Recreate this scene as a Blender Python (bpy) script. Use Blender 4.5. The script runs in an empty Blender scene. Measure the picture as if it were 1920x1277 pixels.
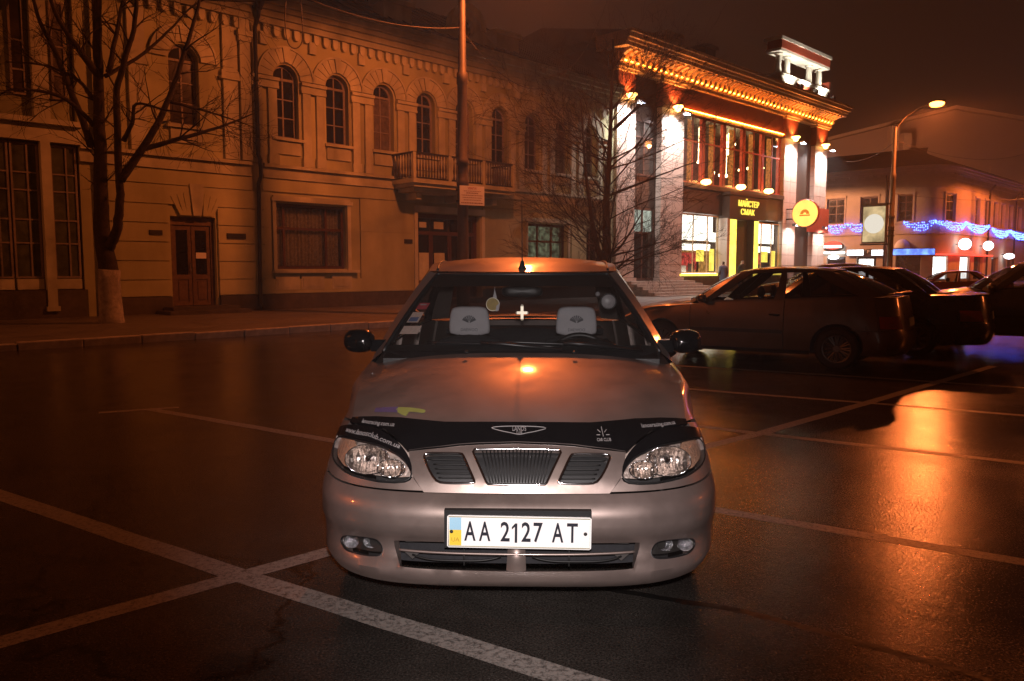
import bpy, bmesh, math, random, bisect
from mathutils import Vector, Matrix
from mathutils.geometry import delaunay_2d_cdt
random.seed(7)
PI = math.pi; RAD = math.radians
SC = bpy.context.scene; COL = SC.collection; D = bpy.data

# ------------------------------------------------------------------ camera, night sky, flash, exposure
cam = D.cameras.new('camera'); cam_o = D.objects.new('camera', cam); COL.objects.link(cam_o)
cam.sensor_width = 36.0; cam.lens = 36.0 * 1480 / 1920; cam.clip_start = 0.05; cam.clip_end = 2000
cam_o.location = (0, 0, 1.35); cam_o.rotation_euler = (RAD(90) - math.atan(133.5 / 1480), 0, 0)
SC.camera = cam_o
w = D.worlds.new('World'); SC.world = w; w.use_nodes = True
bg = w.node_tree.nodes['Background']
bg.inputs[0].default_value = (0.026, 0.0088, 0.0044, 1)        # low cloud lit by the town's sodium lamps
bg.inputs[1].default_value = 0.8
# the photographer's on-camera flash: it whitened the number plate, the headrests and the bumper
fl = D.lights.new('camera_flash', 'SPOT'); fl.energy = 480; fl.color = (1.0, 0.88, 0.86)
fl.shadow_soft_size = 0.03; fl.spot_size = RAD(54); fl.spot_blend = 1.0
fl_o = D.objects.new('camera_flash', fl); COL.objects.link(fl_o); fl_o.location = (0.0, 0.02, 1.47)
fl_o.rotation_euler = (RAD(77), 0, 0)
SC.view_settings.view_transform = 'Standard'; SC.view_settings.look = 'None'
SC.view_settings.exposure = 0; SC.view_settings.gamma = 1
SC.cycles.use_denoising = True; SC.cycles.max_bounces = 8; SC.cycles.transparent_max_bounces = 16
SC.cycles.sample_clamp_indirect = 6; SC.cycles.caustics_reflective = False; SC.cycles.caustics_refractive = False
SODIUM = (1.0, 0.195, 0.042)

# ------------------------------------------------------------------ helpers: names, parts, meshes
def tag(o, label=None, cat=None, group=None, kind=None):
    if label: o['label'] = label
    if cat: o['category'] = cat
    if group: o['group'] = group
    if kind: o['kind'] = kind
    return o
def thing(name, label, cat, loc=(0, 0, 0), rotz=0, group=None, kind=None):
    o = D.objects.new(name, None); COL.objects.link(o); o.empty_display_size = .1
    o.location = loc; o.rotation_euler = (0, 0, rotz)
    return tag(o, label, cat, group, kind)
def put(name, me, parent=None, loc=None, rot=None, scale=None):
    o = D.objects.new(name, me); COL.objects.link(o); o.parent = parent
    if loc: o.location = loc
    if rot: o.rotation_euler = rot
    if scale: o.scale = scale
    return o
class MB:
    def __init__(s): s.v = []; s.f = []; s.mi = []; s.cur = 0
    def add(s, V, F):
        n = len(s.v); s.v += [tuple(p) for p in V]
        s.f += [tuple(i + n for i in q) for q in F]; s.mi += [s.cur] * len(F); return s
    def box(s, x0, x1, y0, y1, z0, z1):
        return s.add([(x0,y0,z0),(x1,y0,z0),(x1,y1,z0),(x0,y1,z0),(x0,y0,z1),(x1,y0,z1),(x1,y1,z1),(x0,y1,z1)],
                     [(0,3,2,1),(4,5,6,7),(0,1,5,4),(1,2,6,5),(2,3,7,6),(3,0,4,7)])
    def tube(s, path, rad, n=8, cap=True):
        path = [Vector(p) for p in path]; m = len(path)
        if not hasattr(rad, '__len__'): rad = [rad] * m
        V = []; F = []; up = None
        for i, p in enumerate(path):
            t = (path[min(i+1, m-1)] - path[max(i-1, 0)])
            if t.length < 1e-9: t = Vector((0, 0, 1))
            t.normalize()
            if up is None: up = t.orthogonal().normalized()
            else:
                up = up - t * up.dot(t)
                up = up.normalized() if up.length > 1e-6 else t.orthogonal().normalized()
            b = t.cross(up)
            for k in range(n):
                a = 2 * PI * k / n
                V.append(p + (up * math.cos(a) + b * math.sin(a)) * rad[i])
        for i in range(m - 1):
            for k in range(n):
                F.append((i*n+k, i*n+(k+1) % n, (i+1)*n+(k+1) % n, (i+1)*n+k))
        if cap: F.append(tuple(range(n-1, -1, -1))); F.append(tuple((m-1)*n+k for k in range(n)))
        return s.add(V, F)
    def lathe(s, prof, n=24, axis='z', c=(0, 0, 0)):
        V = []; F = []
        for r, h in prof:
            for k in range(n):
                a = 2 * PI * k / n; x, y = r * math.cos(a), r * math.sin(a)
                q = (x, y, h) if axis == 'z' else ((h, x, y) if axis == 'x' else (x, h, y))
                V.append((q[0]+c[0], q[1]+c[1], q[2]+c[2]))
        for i in range(len(prof) - 1):
            for k in range(n): F.append((i*n+k, i*n+(k+1) % n, (i+1)*n+(k+1) % n, (i+1)*n+k))
        return s.add(V, F)
    def ball(s, c, r, n=12, m=8):
        rx, ry, rz = r if hasattr(r, '__len__') else (r, r, r)
        V = [(c[0], c[1], c[2]-rz)]; F = []
        for i in range(1, m):
            a = -PI/2 + PI*i/m
            for k in range(n):
                b = 2*PI*k/n; V.append((c[0]+rx*math.cos(a)*math.cos(b), c[1]+ry*math.cos(a)*math.sin(b), c[2]+rz*math.sin(a)))
        V.append((c[0], c[1], c[2]+rz)); t = len(V)-1
        for k in range(n):
            F.append((0, 1+(k+1) % n, 1+k)); F.append((t, 1+(m-2)*n+k, 1+(m-2)*n+(k+1) % n))
        for i in range(m-2):
            for k in range(n): F.append((1+i*n+k, 1+i*n+(k+1) % n, 1+(i+1)*n+(k+1) % n, 1+(i+1)*n+k))
        return s.add(V, F)
    def prism(s, pts, y0, y1):            # outline in (x,z), depth along y
        n = len(pts)
        V = [(p[0], y0, p[1]) for p in pts] + [(p[0], y1, p[1]) for p in pts]
        F = [tuple(range(n)), tuple(range(2*n-1, n-1, -1))] + [(i, i+n, (i+1) % n+n, (i+1) % n) for i in range(n)]
        return s.add(V, F)
    def grid(s, fn, nu, nv, u0=0., u1=1., v0=0., v1=1.):
        V = [fn(u0+(u1-u0)*i/nu, v0+(v1-v0)*j/nv) for j in range(nv+1) for i in range(nu+1)]
        F = [(j*(nu+1)+i, j*(nu+1)+i+1, (j+1)*(nu+1)+i+1, (j+1)*(nu+1)+i) for j in range(nv) for i in range(nu)]
        return s.add(V, F)
    def mesh(s, name, mat, smooth=None):
        me = D.meshes.new(name); me.from_pydata(s.v, [], s.f)
        for m in (mat if isinstance(mat, (list, tuple)) else [mat]): me.materials.append(m)
        if isinstance(mat, (list, tuple)): me.polygons.foreach_set('material_index', s.mi)
        if smooth:
            me.polygons.foreach_set('use_smooth', [True]*len(me.polygons))
            if smooth is not True: me.set_sharp_from_angle(angle=RAD(smooth))
        me.update(); return me
    def obj(s, name, mat, parent=None, smooth=None, loc=None, rot=None):
        return put(name, s.mesh(name, mat, smooth), parent, loc, rot)
def box(name, b, mat, parent=None): return MB().box(*b).obj(name, mat, parent)
def weld(o, d=1e-4):
    bm = bmesh.new(); bm.from_mesh(o.data); bmesh.ops.remove_doubles(bm, verts=bm.verts, dist=d)
    bmesh.ops.recalc_face_normals(bm, faces=bm.faces); bm.to_mesh(o.data); bm.free(); return o
def bevel(o, wd=.01, seg=2):
    m = o.modifiers.new('bevel', 'BEVEL'); m.width = wd; m.segments = seg; m.limit_method = 'ANGLE'; return o

def inside(p, poly):
    x, y = p; c = False; n = len(poly); j = n-1
    for i in range(n):
        xi, yi = poly[i]; xj, yj = poly[j]
        if (yi > y) != (yj > y) and x < (xj-xi)*(y-yi)/(yj-yi)+xi: c = not c
        j = i
    return c
def resample(loop, step):
    out = []
    for i, a in enumerate(loop):
        b = loop[(i+1) % len(loop)]; n = max(1, int(math.hypot(b[0]-a[0], b[1]-a[1])/step + .5))
        out += [(a[0]+(b[0]-a[0])*k/n, a[1]+(b[1]-a[1])*k/n) for k in range(n)]
    return out
def smooth_loop(pts, n=4, closed=True):
    out = []; m = len(pts); rng = range(m if closed else m-1)
    for i in rng:
        g = (lambda k: pts[k % m]) if closed else (lambda k: pts[max(0, min(m-1, k))])
        p0, p1, p2, p3 = g(i-1), g(i), g(i+1), g(i+2)
        for k in range(n):
            t = k/n
            out.append(tuple(.5*(2*p1[c]+(p2[c]-p0[c])*t+(2*p0[c]-5*p1[c]+4*p2[c]-p3[c])*t*t+(3*p1[c]-p0[c]-3*p2[c]+p3[c])*t**3) for c in range(len(p1))))
    if not closed: out.append(tuple(pts[-1]))
    return out
def fill2d(outline, holes, step):
    loops = [resample(l, step) for l in [outline]+list(holes)]
    P = []; E = []
    for l in loops:
        n0 = len(P); P += l; E += [(n0+i, n0+(i+1) % len(l)) for i in range(len(l))]
    xs = [p[0] for p in loops[0]]; ys = [p[1] for p in loops[0]]
    G = []
    y = min(ys)+step*.5; row = 0
    while y < max(ys):
        x = min(xs)+step*(.5 if row % 2 else 1.0)
        while x < max(xs):
            if inside((x, y), loops[0]) and not any(inside((x, y), h) for h in loops[1:]):
                if all((x-a)**2+(y-b)**2 > (step*.45)**2 for a, b in P): G.append((x, y))
            x += step
        y += step; row += 1
    r = delaunay_2d_cdt([Vector(p) for p in P+G], E, [], 0, 1e-7)
    V = [tuple(v) for v in r[0]]; F = []
    for f in r[2]:
        c = (sum(V[i][0] for i in f)/len(f), sum(V[i][1] for i in f)/len(f))
        if inside(c, loops[0]) and not any(inside(c, h) for h in loops[1:]): F.append(tuple(f))
    return V, F
def panel(name, outline, fn, mat, parent=None, holes=(), step=.05, thick=.012, lift=0., flip=1, smooth=40, inward=None):
    """a sheet cut to an outline in (a,b), laid on the surface fn(a,b), its edges turned in by thick"""
    V2, F = fill2d(outline, holes, step); V = []; Nn = []
    e = 1e-3
    for a, b in V2:
        p = Vector(fn(a, b))
        if inward: n = -Vector(inward)
        else:
            n = (Vector(fn(a+e, b))-Vector(fn(a-e, b))).cross(Vector(fn(a, b+e))-Vector(fn(a, b-e)))
            n = n.normalized()*flip if n.length > 1e-12 else Vector((0, -1, 0))
        V.append(p+n*lift); Nn.append(n)
    cnt = {}
    for f in F:
        for i in range(len(f)):
            k = (f[i], f[(i+1) % len(f)]); cnt[k] = cnt.get(k, 0)+1
    be = [k for k in cnt if (k[1], k[0]) not in cnt]
    if thick:
        ids = {}
        for a, b in be:
            for i in (a, b):
                if i not in ids: ids[i] = len(V); V.append(V[i]-Nn[i]*thick)
        F = F+[(b, a, ids[a], ids[b]) for a, b in be]
    m = MB(); m.add(V, F); return m.obj(name, mat, parent, smooth)
def tubes(name, path, r, mat, parent=None, n=8, closed=False):
    m = MB(); m.tube(list(path)+([path[0]] if closed else []), r, n, cap=not closed); return m.obj(name, mat, parent, True)
def text(name, s, size, mat, parent=None, fn=None, extrude=.002, align='CENTER', width=None, shear=0., bold=0.):
    """lettering as mesh; fn maps the flat (x,y,depth) onto the surface it is printed on"""
    cu = D.curves.new(name, 'FONT'); cu.body = s; cu.size = size; cu.align_x = align; cu.align_y = 'CENTER'
    cu.extrude = extrude; cu.resolution_u = 3; cu.shear = shear; cu.offset = bold
    o = D.objects.new(name, cu); COL.objects.link(o); bpy.context.view_layer.update()
    me = D.meshes.new_from_object(o.evaluated_get(bpy.context.evaluated_depsgraph_get()))
    D.objects.remove(o); D.curves.remove(cu)
    if width:
        xs = [v.co.x for v in me.vertices]; k = width/(max(xs)-min(xs))
        for v in me.vertices: v.co.x *= k
    if fn:
        for v in me.vertices: v.co = Vector(fn(v.co.x, v.co.y, v.co.z))
    me.materials.clear(); me.materials.append(mat); me.name = name
    return put(name, me, parent)

# ------------------------------------------------------------------ materials
def nodes(m):
    m.use_nodes = True; t = m.node_tree; t.nodes.clear()
    return t, (lambda typ, **k: _nd(t, typ, k))
def _nd(t, typ, k):
    n = t.nodes.new(typ)
    for a, b in k.items(): setattr(n, a, b)
    return n
def mat(name, col, rough=.7, metal=0., var=.18, scale=3., bump=.0, bscale=60., coat=0., spec=.5, dirt=0., rvar=0.):
    """principled surface whose colour drifts with two sizes of noise, with optional relief"""
    m = D.materials.new(name); t, N = nodes(m); L = t.links.new
    out = N('ShaderNodeOutputMaterial'); b = N('ShaderNodeBsdfPrincipled'); L(b.outputs[0], out.inputs[0])
    tc = N('ShaderNodeTexCoord')
    n1 = N('ShaderNodeTexNoise'); n1.inputs['Scale'].default_value = scale; n1.inputs['Detail'].default_value = 6
    n1.inputs['Roughness'].default_value = .65
    L(tc.outputs['Object'], n1.inputs['Vector'])
    r = N('ShaderNodeValToRGB'); L(n1.outputs['Fac'], r.inputs[0])
    lo = [c*(1-var) for c in col]; hi = [min(1, c*(1+var)) for c in col]
    r.color_ramp.elements[0].position = .3; r.color_ramp.elements[1].position = .72
    r.color_ramp.elements[0].color = (*lo, 1); r.color_ramp.elements[1].color = (*hi, 1)
    src = r.outputs[0]
    if dirt:
        n3 = N('ShaderNodeTexNoise'); n3.inputs['Scale'].default_value = scale*.35; n3.inputs['Detail'].default_value = 8
        mp = N('ShaderNodeMapping'); mp.inputs['Scale'].default_value = (1.6, 1.6, .35)
        L(tc.outputs['Object'], mp.inputs[0]); L(mp.outputs[0], n3.inputs['Vector'])
        r3 = N('ShaderNodeValToRGB'); L(n3.outputs['Fac'], r3.inputs[0])
        r3.color_ramp.elements[0].position = .35; r3.color_ramp.elements[1].position = .7
        k = 1-dirt; r3.color_ramp.elements[0].color = (k, k, k*.96, 1); r3.color_ramp.elements[1].color = (1, 1, 1, 1)
        mx = N('ShaderNodeMix', data_type='RGBA', blend_type='MULTIPLY'); mx.inputs[0].default_value = 1
        L(src, mx.inputs[6]); L(r3.outputs[0], mx.inputs[7]); src = mx.outputs[2]
    L(src, b.inputs['Base Color'])
    b.inputs['Roughness'].default_value = rough; b.inputs['Metallic'].default_value = metal
    b.inputs['Coat Weight'].default_value = coat; b.inputs['Coat Roughness'].default_value = .1
    b.inputs['Specular IOR Level'].default_value = spec
    if rvar:
        mr = N('ShaderNodeMapRange'); mr.inputs[3].default_value = max(.02, rough-rvar); mr.inputs[4].default_value = min(1, rough+rvar)
        mr.inputs[1].default_value = .3; mr.inputs[2].default_value = .7
        L(n1.outputs['Fac'], mr.inputs[0]); L(mr.outputs[0], b.inputs['Roughness'])
    if bump:
        n2 = N('ShaderNodeTexNoise'); n2.inputs['Scale'].default_value = bscale; n2.inputs['Detail'].default_value = 5
        L(tc.outputs['Object'], n2.inputs['Vector'])
        bp = N('ShaderNodeBump'); bp.inputs['Strength'].default_value = bump; bp.inputs['Distance'].default_value = .02
        L(n2.outputs['Fac'], bp.inputs['Height']); L(bp.outputs[0], b.inputs['Normal'])
    return m
def glow(name, col, strength, var=0., scale=6.):
    """a lamp, lit sign or lit window: gives off light"""
    m = D.materials.new(name); t, N = nodes(m); L = t.links.new
    out = N('ShaderNodeOutputMaterial'); e = N('ShaderNodeEmission'); L(e.outputs[0], out.inputs[0])
    e.inputs[0].default_value = (*col, 1); e.inputs[1].default_value = strength
    if var:
        tc = N('ShaderNodeTexCoord'); n = N('ShaderNodeTexNoise'); n.inputs['Scale'].default_value = scale
        L(tc.outputs['Object'], n.inputs['Vector'])
        mr = N('ShaderNodeMapRange'); mr.inputs[1].default_value = .35; mr.inputs[2].default_value = .65
        mr.inputs[3].default_value = strength*(1-var); mr.inputs[4].default_value = strength*(1+var)
        L(n.outputs['Fac'], mr.inputs[0]); L(mr.outputs[0], e.inputs[1])
    return m
def glass(name, tint=(.8, .85, .85), rough=.02, ior=1.5, dust=.0):
    m = D.materials.new(name); t, N = nodes(m); L = t.links.new
    out = N('ShaderNodeOutputMaterial'); tr = N('ShaderNodeBsdfTransparent'); gl = N('ShaderNodeBsdfGlossy')
    lw = N('ShaderNodeLayerWeight'); lw.inputs[0].default_value = .5; mx = N('ShaderNodeMixShader')
    pw = N('ShaderNodeMath', operation='POWER'); pw.inputs[1].default_value = 4.5; L(lw.outputs['Facing'], pw.inputs[0])
    fr = N('ShaderNodeMapRange'); fr.inputs[3].default_value = ((ior-1)/(ior+1))**2; fr.inputs[4].default_value = .9; L(pw.outputs[0], fr.inputs[0])
    tr.inputs[0].default_value = (*tint, 1); gl.inputs['Roughness'].default_value = rough
    L(fr.outputs[0], mx.inputs[0]); L(tr.outputs[0], mx.inputs[1]); L(gl.outputs[0], mx.inputs[2])
    last = mx.outputs[0]
    if dust:
        df = N('ShaderNodeBsdfDiffuse'); df.inputs[0].default_value = (.5, .5, .5, 1)
        tc = N('ShaderNodeTexCoord'); n = N('ShaderNodeTexNoise'); n.inputs['Scale'].default_value = 9; n.inputs['Detail'].default_value = 6
        L(tc.outputs['Object'], n.inputs['Vector'])
        mr = N('ShaderNodeMapRange'); mr.inputs[1].default_value = .35; mr.inputs[2].default_value = .75
        mr.inputs[3].default_value = dust*.4; mr.inputs[4].default_value = dust
        m2 = N('ShaderNodeMixShader'); L(n.outputs['Fac'], mr.inputs[0]); L(mr.outputs[0], m2.inputs[0])
        L(last, m2.inputs[1]); L(df.outputs[0], m2.inputs[2]); last = m2.outputs[0]
    L(last, out.inputs[0]); return m

def wet_asphalt():
    m = D.materials.new('wet_asphalt'); t, N = nodes(m); L = t.links.new
    out = N('ShaderNodeOutputMaterial'); b = N('ShaderNodeBsdfPrincipled'); L(b.outputs[0], out.inputs[0])
    tc = N('ShaderNodeTexCoord')
    def noise(s, d=5, r=.6):
        n = N('ShaderNodeTexNoise'); n.inputs['Scale'].default_value = s; n.inputs['Detail'].default_value = d
        n.inputs['Roughness'].default_value = r; L(tc.outputs['Object'], n.inputs['Vector']); return n
    big, mid, fine = noise(.55, 7, .65), noise(5, 5), noise(110, 3, .7)
    vo = N('ShaderNodeTexVoronoi'); vo.inputs['Scale'].default_value = 95; L(tc.outputs['Object'], vo.inputs['Vector'])
    r = N('ShaderNodeValToRGB'); L(fine.outputs['Fac'], r.inputs[0])
    r.color_ramp.elements[0].position = .3; r.color_ramp.elements[1].position = .75
    r.color_ramp.elements[0].color = (.012, .0105, .0095, 1); r.color_ramp.elements[1].color = (.105, .093, .082, 1)
    mx = N('ShaderNodeMix', data_type='RGBA', blend_type='MULTIPLY'); mx.inputs[0].default_value = .8
    r2 = N('ShaderNodeValToRGB'); L(mid.outputs['Fac'], r2.inputs[0])
    r2.color_ramp.elements[0].position = .3; r2.color_ramp.elements[1].position = .7
    r2.color_ramp.elements[0].color = (.55, .55, .55, 1); r2.color_ramp.elements[1].color = (1, 1, 1, 1)
    L(r.outputs[0], mx.inputs[6]); L(r2.outputs[0], mx.inputs[7])
    # hairline cracks and oil spots
    ds = noise(1.6, 4); sc = N('ShaderNodeVectorMath', operation='SCALE'); sc.inputs['Scale'].default_value = .9; L(ds.outputs['Color'], sc.inputs[0])
    ad = N('ShaderNodeVectorMath', operation='ADD'); L(tc.outputs['Object'], ad.inputs[0]); L(sc.outputs[0], ad.inputs[1])
    cv = N('ShaderNodeTexVoronoi', feature='DISTANCE_TO_EDGE'); cv.inputs['Scale'].default_value = .42; L(ad.outputs[0], cv.inputs['Vector'])
    cr = N('ShaderNodeMapRange'); cr.inputs[1].default_value = .0; cr.inputs[2].default_value = .012; cr.inputs[3].default_value = .25; cr.inputs[4].default_value = 1; L(cv.outputs['Distance'], cr.inputs[0])
    oi = noise(1.1, 3); orr = N('ShaderNodeMapRange'); orr.inputs[1].default_value = .25; orr.inputs[2].default_value = .5; orr.inputs[3].default_value = .55; orr.inputs[4].default_value = 1; L(oi.outputs['Fac'], orr.inputs[0])
    mm = N('ShaderNodeMath', operation='MULTIPLY'); L(cr.outputs[0], mm.inputs[0]); L(orr.outputs[0], mm.inputs[1])
    m3 = N('ShaderNodeVectorMath', operation='SCALE'); L(mx.outputs[2], m3.inputs[0]); L(mm.outputs[0], m3.inputs['Scale']); L(m3.outputs[0], b.inputs['Base Color'])
    mr = N('ShaderNodeMapRange'); mr.inputs[1].default_value = .28; mr.inputs[2].default_value = .72
    mr.inputs[3].default_value = .16; mr.inputs[4].default_value = .28
    L(big.outputs['Fac'], mr.inputs[0])
    gr = N('ShaderNodeMapRange'); gr.inputs[1].default_value = .35; gr.inputs[2].default_value = .68; gr.inputs[3].default_value = -.10; gr.inputs[4].default_value = .12; L(fine.outputs['Fac'], gr.inputs[0])
    ra = N('ShaderNodeMath', operation='ADD', use_clamp=True); L(mr.outputs[0], ra.inputs[0]); L(gr.outputs[0], ra.inputs[1]); L(ra.outputs[0], b.inputs['Roughness'])
    b.inputs['Specular IOR Level'].default_value = .34
    add = N('ShaderNodeMath', operation='ADD'); mu = N('ShaderNodeMath', operation='MULTIPLY'); mu.inputs[1].default_value = .7
    L(vo.outputs['Distance'], mu.inputs[0]); L(mu.outputs[0], add.inputs[0]); L(fine.outputs['Fac'], add.inputs[1])
    st = N('ShaderNodeMapRange'); st.inputs[1].default_value = .3; st.inputs[2].default_value = .7
    st.inputs[3].default_value = .35; st.inputs[4].default_value = .8
    L(big.outputs['Fac'], st.inputs[0])
    bp = N('ShaderNodeBump'); bp.inputs['Distance'].default_value = .0009; L(st.outputs[0], bp.inputs['Strength'])
    med = noise(17, 4, .6); b2 = N('ShaderNodeBump'); b2.inputs['Strength'].default_value = .7; b2.inputs['Distance'].default_value = .0014; L(med.outputs['Fac'], b2.inputs['Height'])
    L(add.outputs[0], bp.inputs['Height']); L(b2.outputs[0], bp.inputs['Normal']); L(bp.outputs[0], b.inputs['Normal'])
    return m
def road_paint():
    m = D.materials.new('worn_road_paint'); t, N = nodes(m); L = t.links.new
    out = N('ShaderNodeOutputMaterial'); b = N('ShaderNodeBsdfPrincipled'); L(b.outputs[0], out.inputs[0])
    tc = N('ShaderNodeTexCoord')
    n = N('ShaderNodeTexNoise'); n.inputs['Scale'].default_value = 42; n.inputs['Detail'].default_value = 8; n.inputs['Roughness'].default_value = .75
    L(tc.outputs['Object'], n.inputs['Vector'])
    r = N('ShaderNodeValToRGB'); L(n.outputs['Fac'], r.inputs[0])
    r.color_ramp.elements[0].position = .36; r.color_ramp.elements[0].color = (.05, .045, .04, 1)
    r.color_ramp.elements[1].position = .52; r.color_ramp.elements[1].color = (.34, .31, .285, 1)
    v = N('ShaderNodeTexVoronoi', feature='DISTANCE_TO_EDGE'); v.inputs['Scale'].default_value = 16; v.inputs['Randomness'].default_value = 1
    ds = N('ShaderNodeTexNoise'); ds.inputs['Scale'].default_value = 12; L(tc.outputs['Object'], ds.inputs['Vector'])
    ad = N('ShaderNodeVectorMath', operation='ADD'); sc = N('ShaderNodeVectorMath', operation='SCALE'); sc.inputs['Scale'].default_value = .25
    L(ds.outputs['Color'], sc.inputs[0]); L(tc.outputs['Object'], ad.inputs[0]); L(sc.outputs[0], ad.inputs[1]); L(ad.outputs[0], v.inputs['Vector'])
    r2 = N('ShaderNodeValToRGB'); L(v.outputs['Distance'], r2.inputs[0])
    r2.color_ramp.elements[0].position = .0; r2.color_ramp.elements[0].color = (.3, .3, .3, 1)
    r2.color_ramp.elements[1].position = .05; r2.color_ramp.elements[1].color = (1, 1, 1, 1)
    mx = N('ShaderNodeMix', data_type='RGBA', blend_type='MULTIPLY'); mx.inputs[0].default_value = .8
    L(r.outputs[0], mx.inputs[6]); L(r2.outputs[0], mx.inputs[7]); L(mx.outputs[2], b.inputs['Base Color'])
    b.inputs['Roughness'].default_value = .38; b.inputs['Specular IOR Level'].default_value = .4
    bp = N('ShaderNodeBump'); bp.inputs['Strength'].default_value = .25; bp.inputs['Distance'].default_value = .004
    L(n.outputs['Fac'], bp.inputs['Height']); L(bp.outputs[0], b.inputs['Normal'])
    return m
def paint(name, col, rough=.38, metal=.7, coat=.5):
    """metallic car lacquer with fine flake and a film of road dirt"""
    m = mat(name, col, rough, metal, .10, 5, 0, 60, coat, .5, .16, .09)
    t = m.node_tree; b = next(n for n in t.nodes if n.type == 'BSDF_PRINCIPLED')
    tc = next(n for n in t.nodes if n.type == 'TEX_COORD')
    n = t.nodes.new('ShaderNodeTexNoise'); n.inputs['Scale'].default_value = 900
    t.links.new(tc.outputs['Object'], n.inputs['Vector'])
    bp = t.nodes.new('ShaderNodeBump'); bp.inputs['Strength'].default_value = .05; bp.inputs['Distance'].default_value = .002
    t.links.new(n.outputs['Fac'], bp.inputs['Height']); t.links.new(bp.outputs[0], b.inputs['Normal'])
    return m
K = dict(
    asphalt=wet_asphalt(), line=road_paint(), shadow_dark=mat('shadow_dark', (.008, .0075, .007), .5, var=.3, bump=.4, bscale=30, spec=.2),  # last one: dark tone for the painted shadow strip
    pave=mat('pavement_slabs', (.12, .105, .09), .55, var=.3, scale=1.2, bump=.4, bscale=25, rvar=.2),
    kerb=mat('kerb_granite', (.40, .36, .32), .4, var=.3, scale=6, bump=.3, bscale=50, rvar=.12),
    ochre=mat('ochre_plaster', (.55, .54, .30), .85, var=.14, scale=.9, bump=.15, bscale=40, dirt=.5),
    trim=mat('pale_trim', (.60, .59, .42), .8, var=.16, scale=2, bump=.15, bscale=40, dirt=.45),
    plinth=mat('dark_plinth', (.085, .07, .055), .8, var=.3, scale=4, bump=.3, bscale=20, dirt=.3),
    wood=mat('varnished_wood', (.14, .085, .05), .45, var=.35, scale=9),
    darkwood=mat('dark_wood', (.07, .028, .016), .5, var=.3, scale=9),
    greywood=mat('grey_window_paint', (.24, .2, .17), .6, var=.2, scale=9),
    pane=mat('dark_window_pane', (.015, .014, .015), .08, var=.4, scale=1.2),
    pane_warm=mat('brown_window_pane', (.045, .034, .026), .12, var=.5, scale=1.5), pane_curtain=mat('curtained_pane', (.13, .105, .08), .3, var=.5, scale=5),
    curtain=mat('net_curtain', (.30, .26, .20), .9, var=.5, scale=14),
    roof=mat('roof_sheet', (.05, .04, .035), .6, var=.3, scale=2, dirt=.3),
    iron=mat('dark_iron', (.03, .028, .026), .5, .4, var=.2),
    pole=mat('pole_paint', (.10, .08, .065), .55, .1, var=.3, scale=5, bump=.15, bscale=20, dirt=.3),
    bark=mat('bark', (.035, .025, .018), .95, var=.45, scale=12, bump=.6, bscale=35),
    lime=mat('whitewash', (.42, .38, .33), .9, var=.35, scale=10, bump=.5, bscale=30, dirt=.4),
    sign=mat('notice_white', (.85, .84, .80), .5, var=.03), red_ink=mat('red_ink', (.45, .05, .03), .6, var=.1),
    brown_ink=mat('brown_ink', (.30, .16, .10), .6, var=.1),
    black=mat('black_plastic', (.012, .012, .013), .42, var=.25, scale=30, bump=.05, bscale=300),
    gloss=mat('gloss_black', (.006, .006, .007), .16, var=.2, coat=.2), rubber=mat('tyre_rubber', (.014, .013, .013), .8, var=.3, bump=.2, bscale=80),
    chrome=mat('chrome', (.78, .78, .80), .12, 1.0, var=.05), alloy=mat('alloy_rim', (.12, .11, .105), .45, .6, var=.15),
    mirror=mat('reflector', (.50, .49, .52), .17, 1.0, var=.4, scale=70, bump=1.0, bscale=75),
    dark=mat('interior_cloth', (.02, .02, .023), .95, var=.25, scale=40, bump=.2, bscale=200),
    print=mat('pale_print', (.34, .32, .32), .7), pane_green=mat('green_curtained_pane', (.07, .08, .045), .3, var=.6, scale=3),
    cover=mat('pale_headrest_cover', (.46, .44, .46), .95, var=.06, scale=20, bump=.1, bscale=300),
    plate=mat('plate_white', (.97, .97, .96), .4, var=.015), ink=mat('plate_ink', (.008, .009, .02), .5, var=.1),
    blue=mat('flag_blue', (.35, .62, .80), .5, var=.05), yellow=mat('flag_yellow', (.85, .62, .05), .5, var=.05),
    smoke=glass('rear_glass', (.26, .26, .27), .02, 1.5, .02), screen=glass('windscreen_glass', (.74, .75, .75), .012, 1.5, .02), optic=mat('lamp_optic', (.62, .54, .49), .27, 1.0, var=.2, scale=40, bump=.25, bscale=60),
    glass=glass('window_glass', (.86, .88, .87), .015, 1.5, .035), lens=glass('lamp_lens', (.95, .95, .95), .03, 1.45, .012), slat=mat('matt_black_slat', (.01, .01, .01), .55),
    tint=glass('tinted_glass', (.55, .55, .56), .03, 1.5, .02), amber=mat('amber_lens', (.65, .22, .05), .25, var=.2, scale=40, coat=.5),
    redlens=mat('red_lens', (.22, .014, .010), .2, var=.2, scale=30, coat=.6),
)

# ------------------------------------------------------------------ the street: u runs along the house fronts, v into the houses
OX, OY = -10.558, 21.081; Q = math.sqrt(.5)
def street(u, v, z=0): return (OX+(u-v)*Q, OY+(u+v)*Q, z)
def at_street(name, label, cat, u=0, v=0, z=0, group=None): return thing(name, label, cat, street(u, v, z), RAD(45), group)
def rebase(root, u, v, z=0):
    root.location = street(u, v, z)
    for c in root.children: c.location = Vector(c.location)-Vector((u, v, z))
    return root

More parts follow.
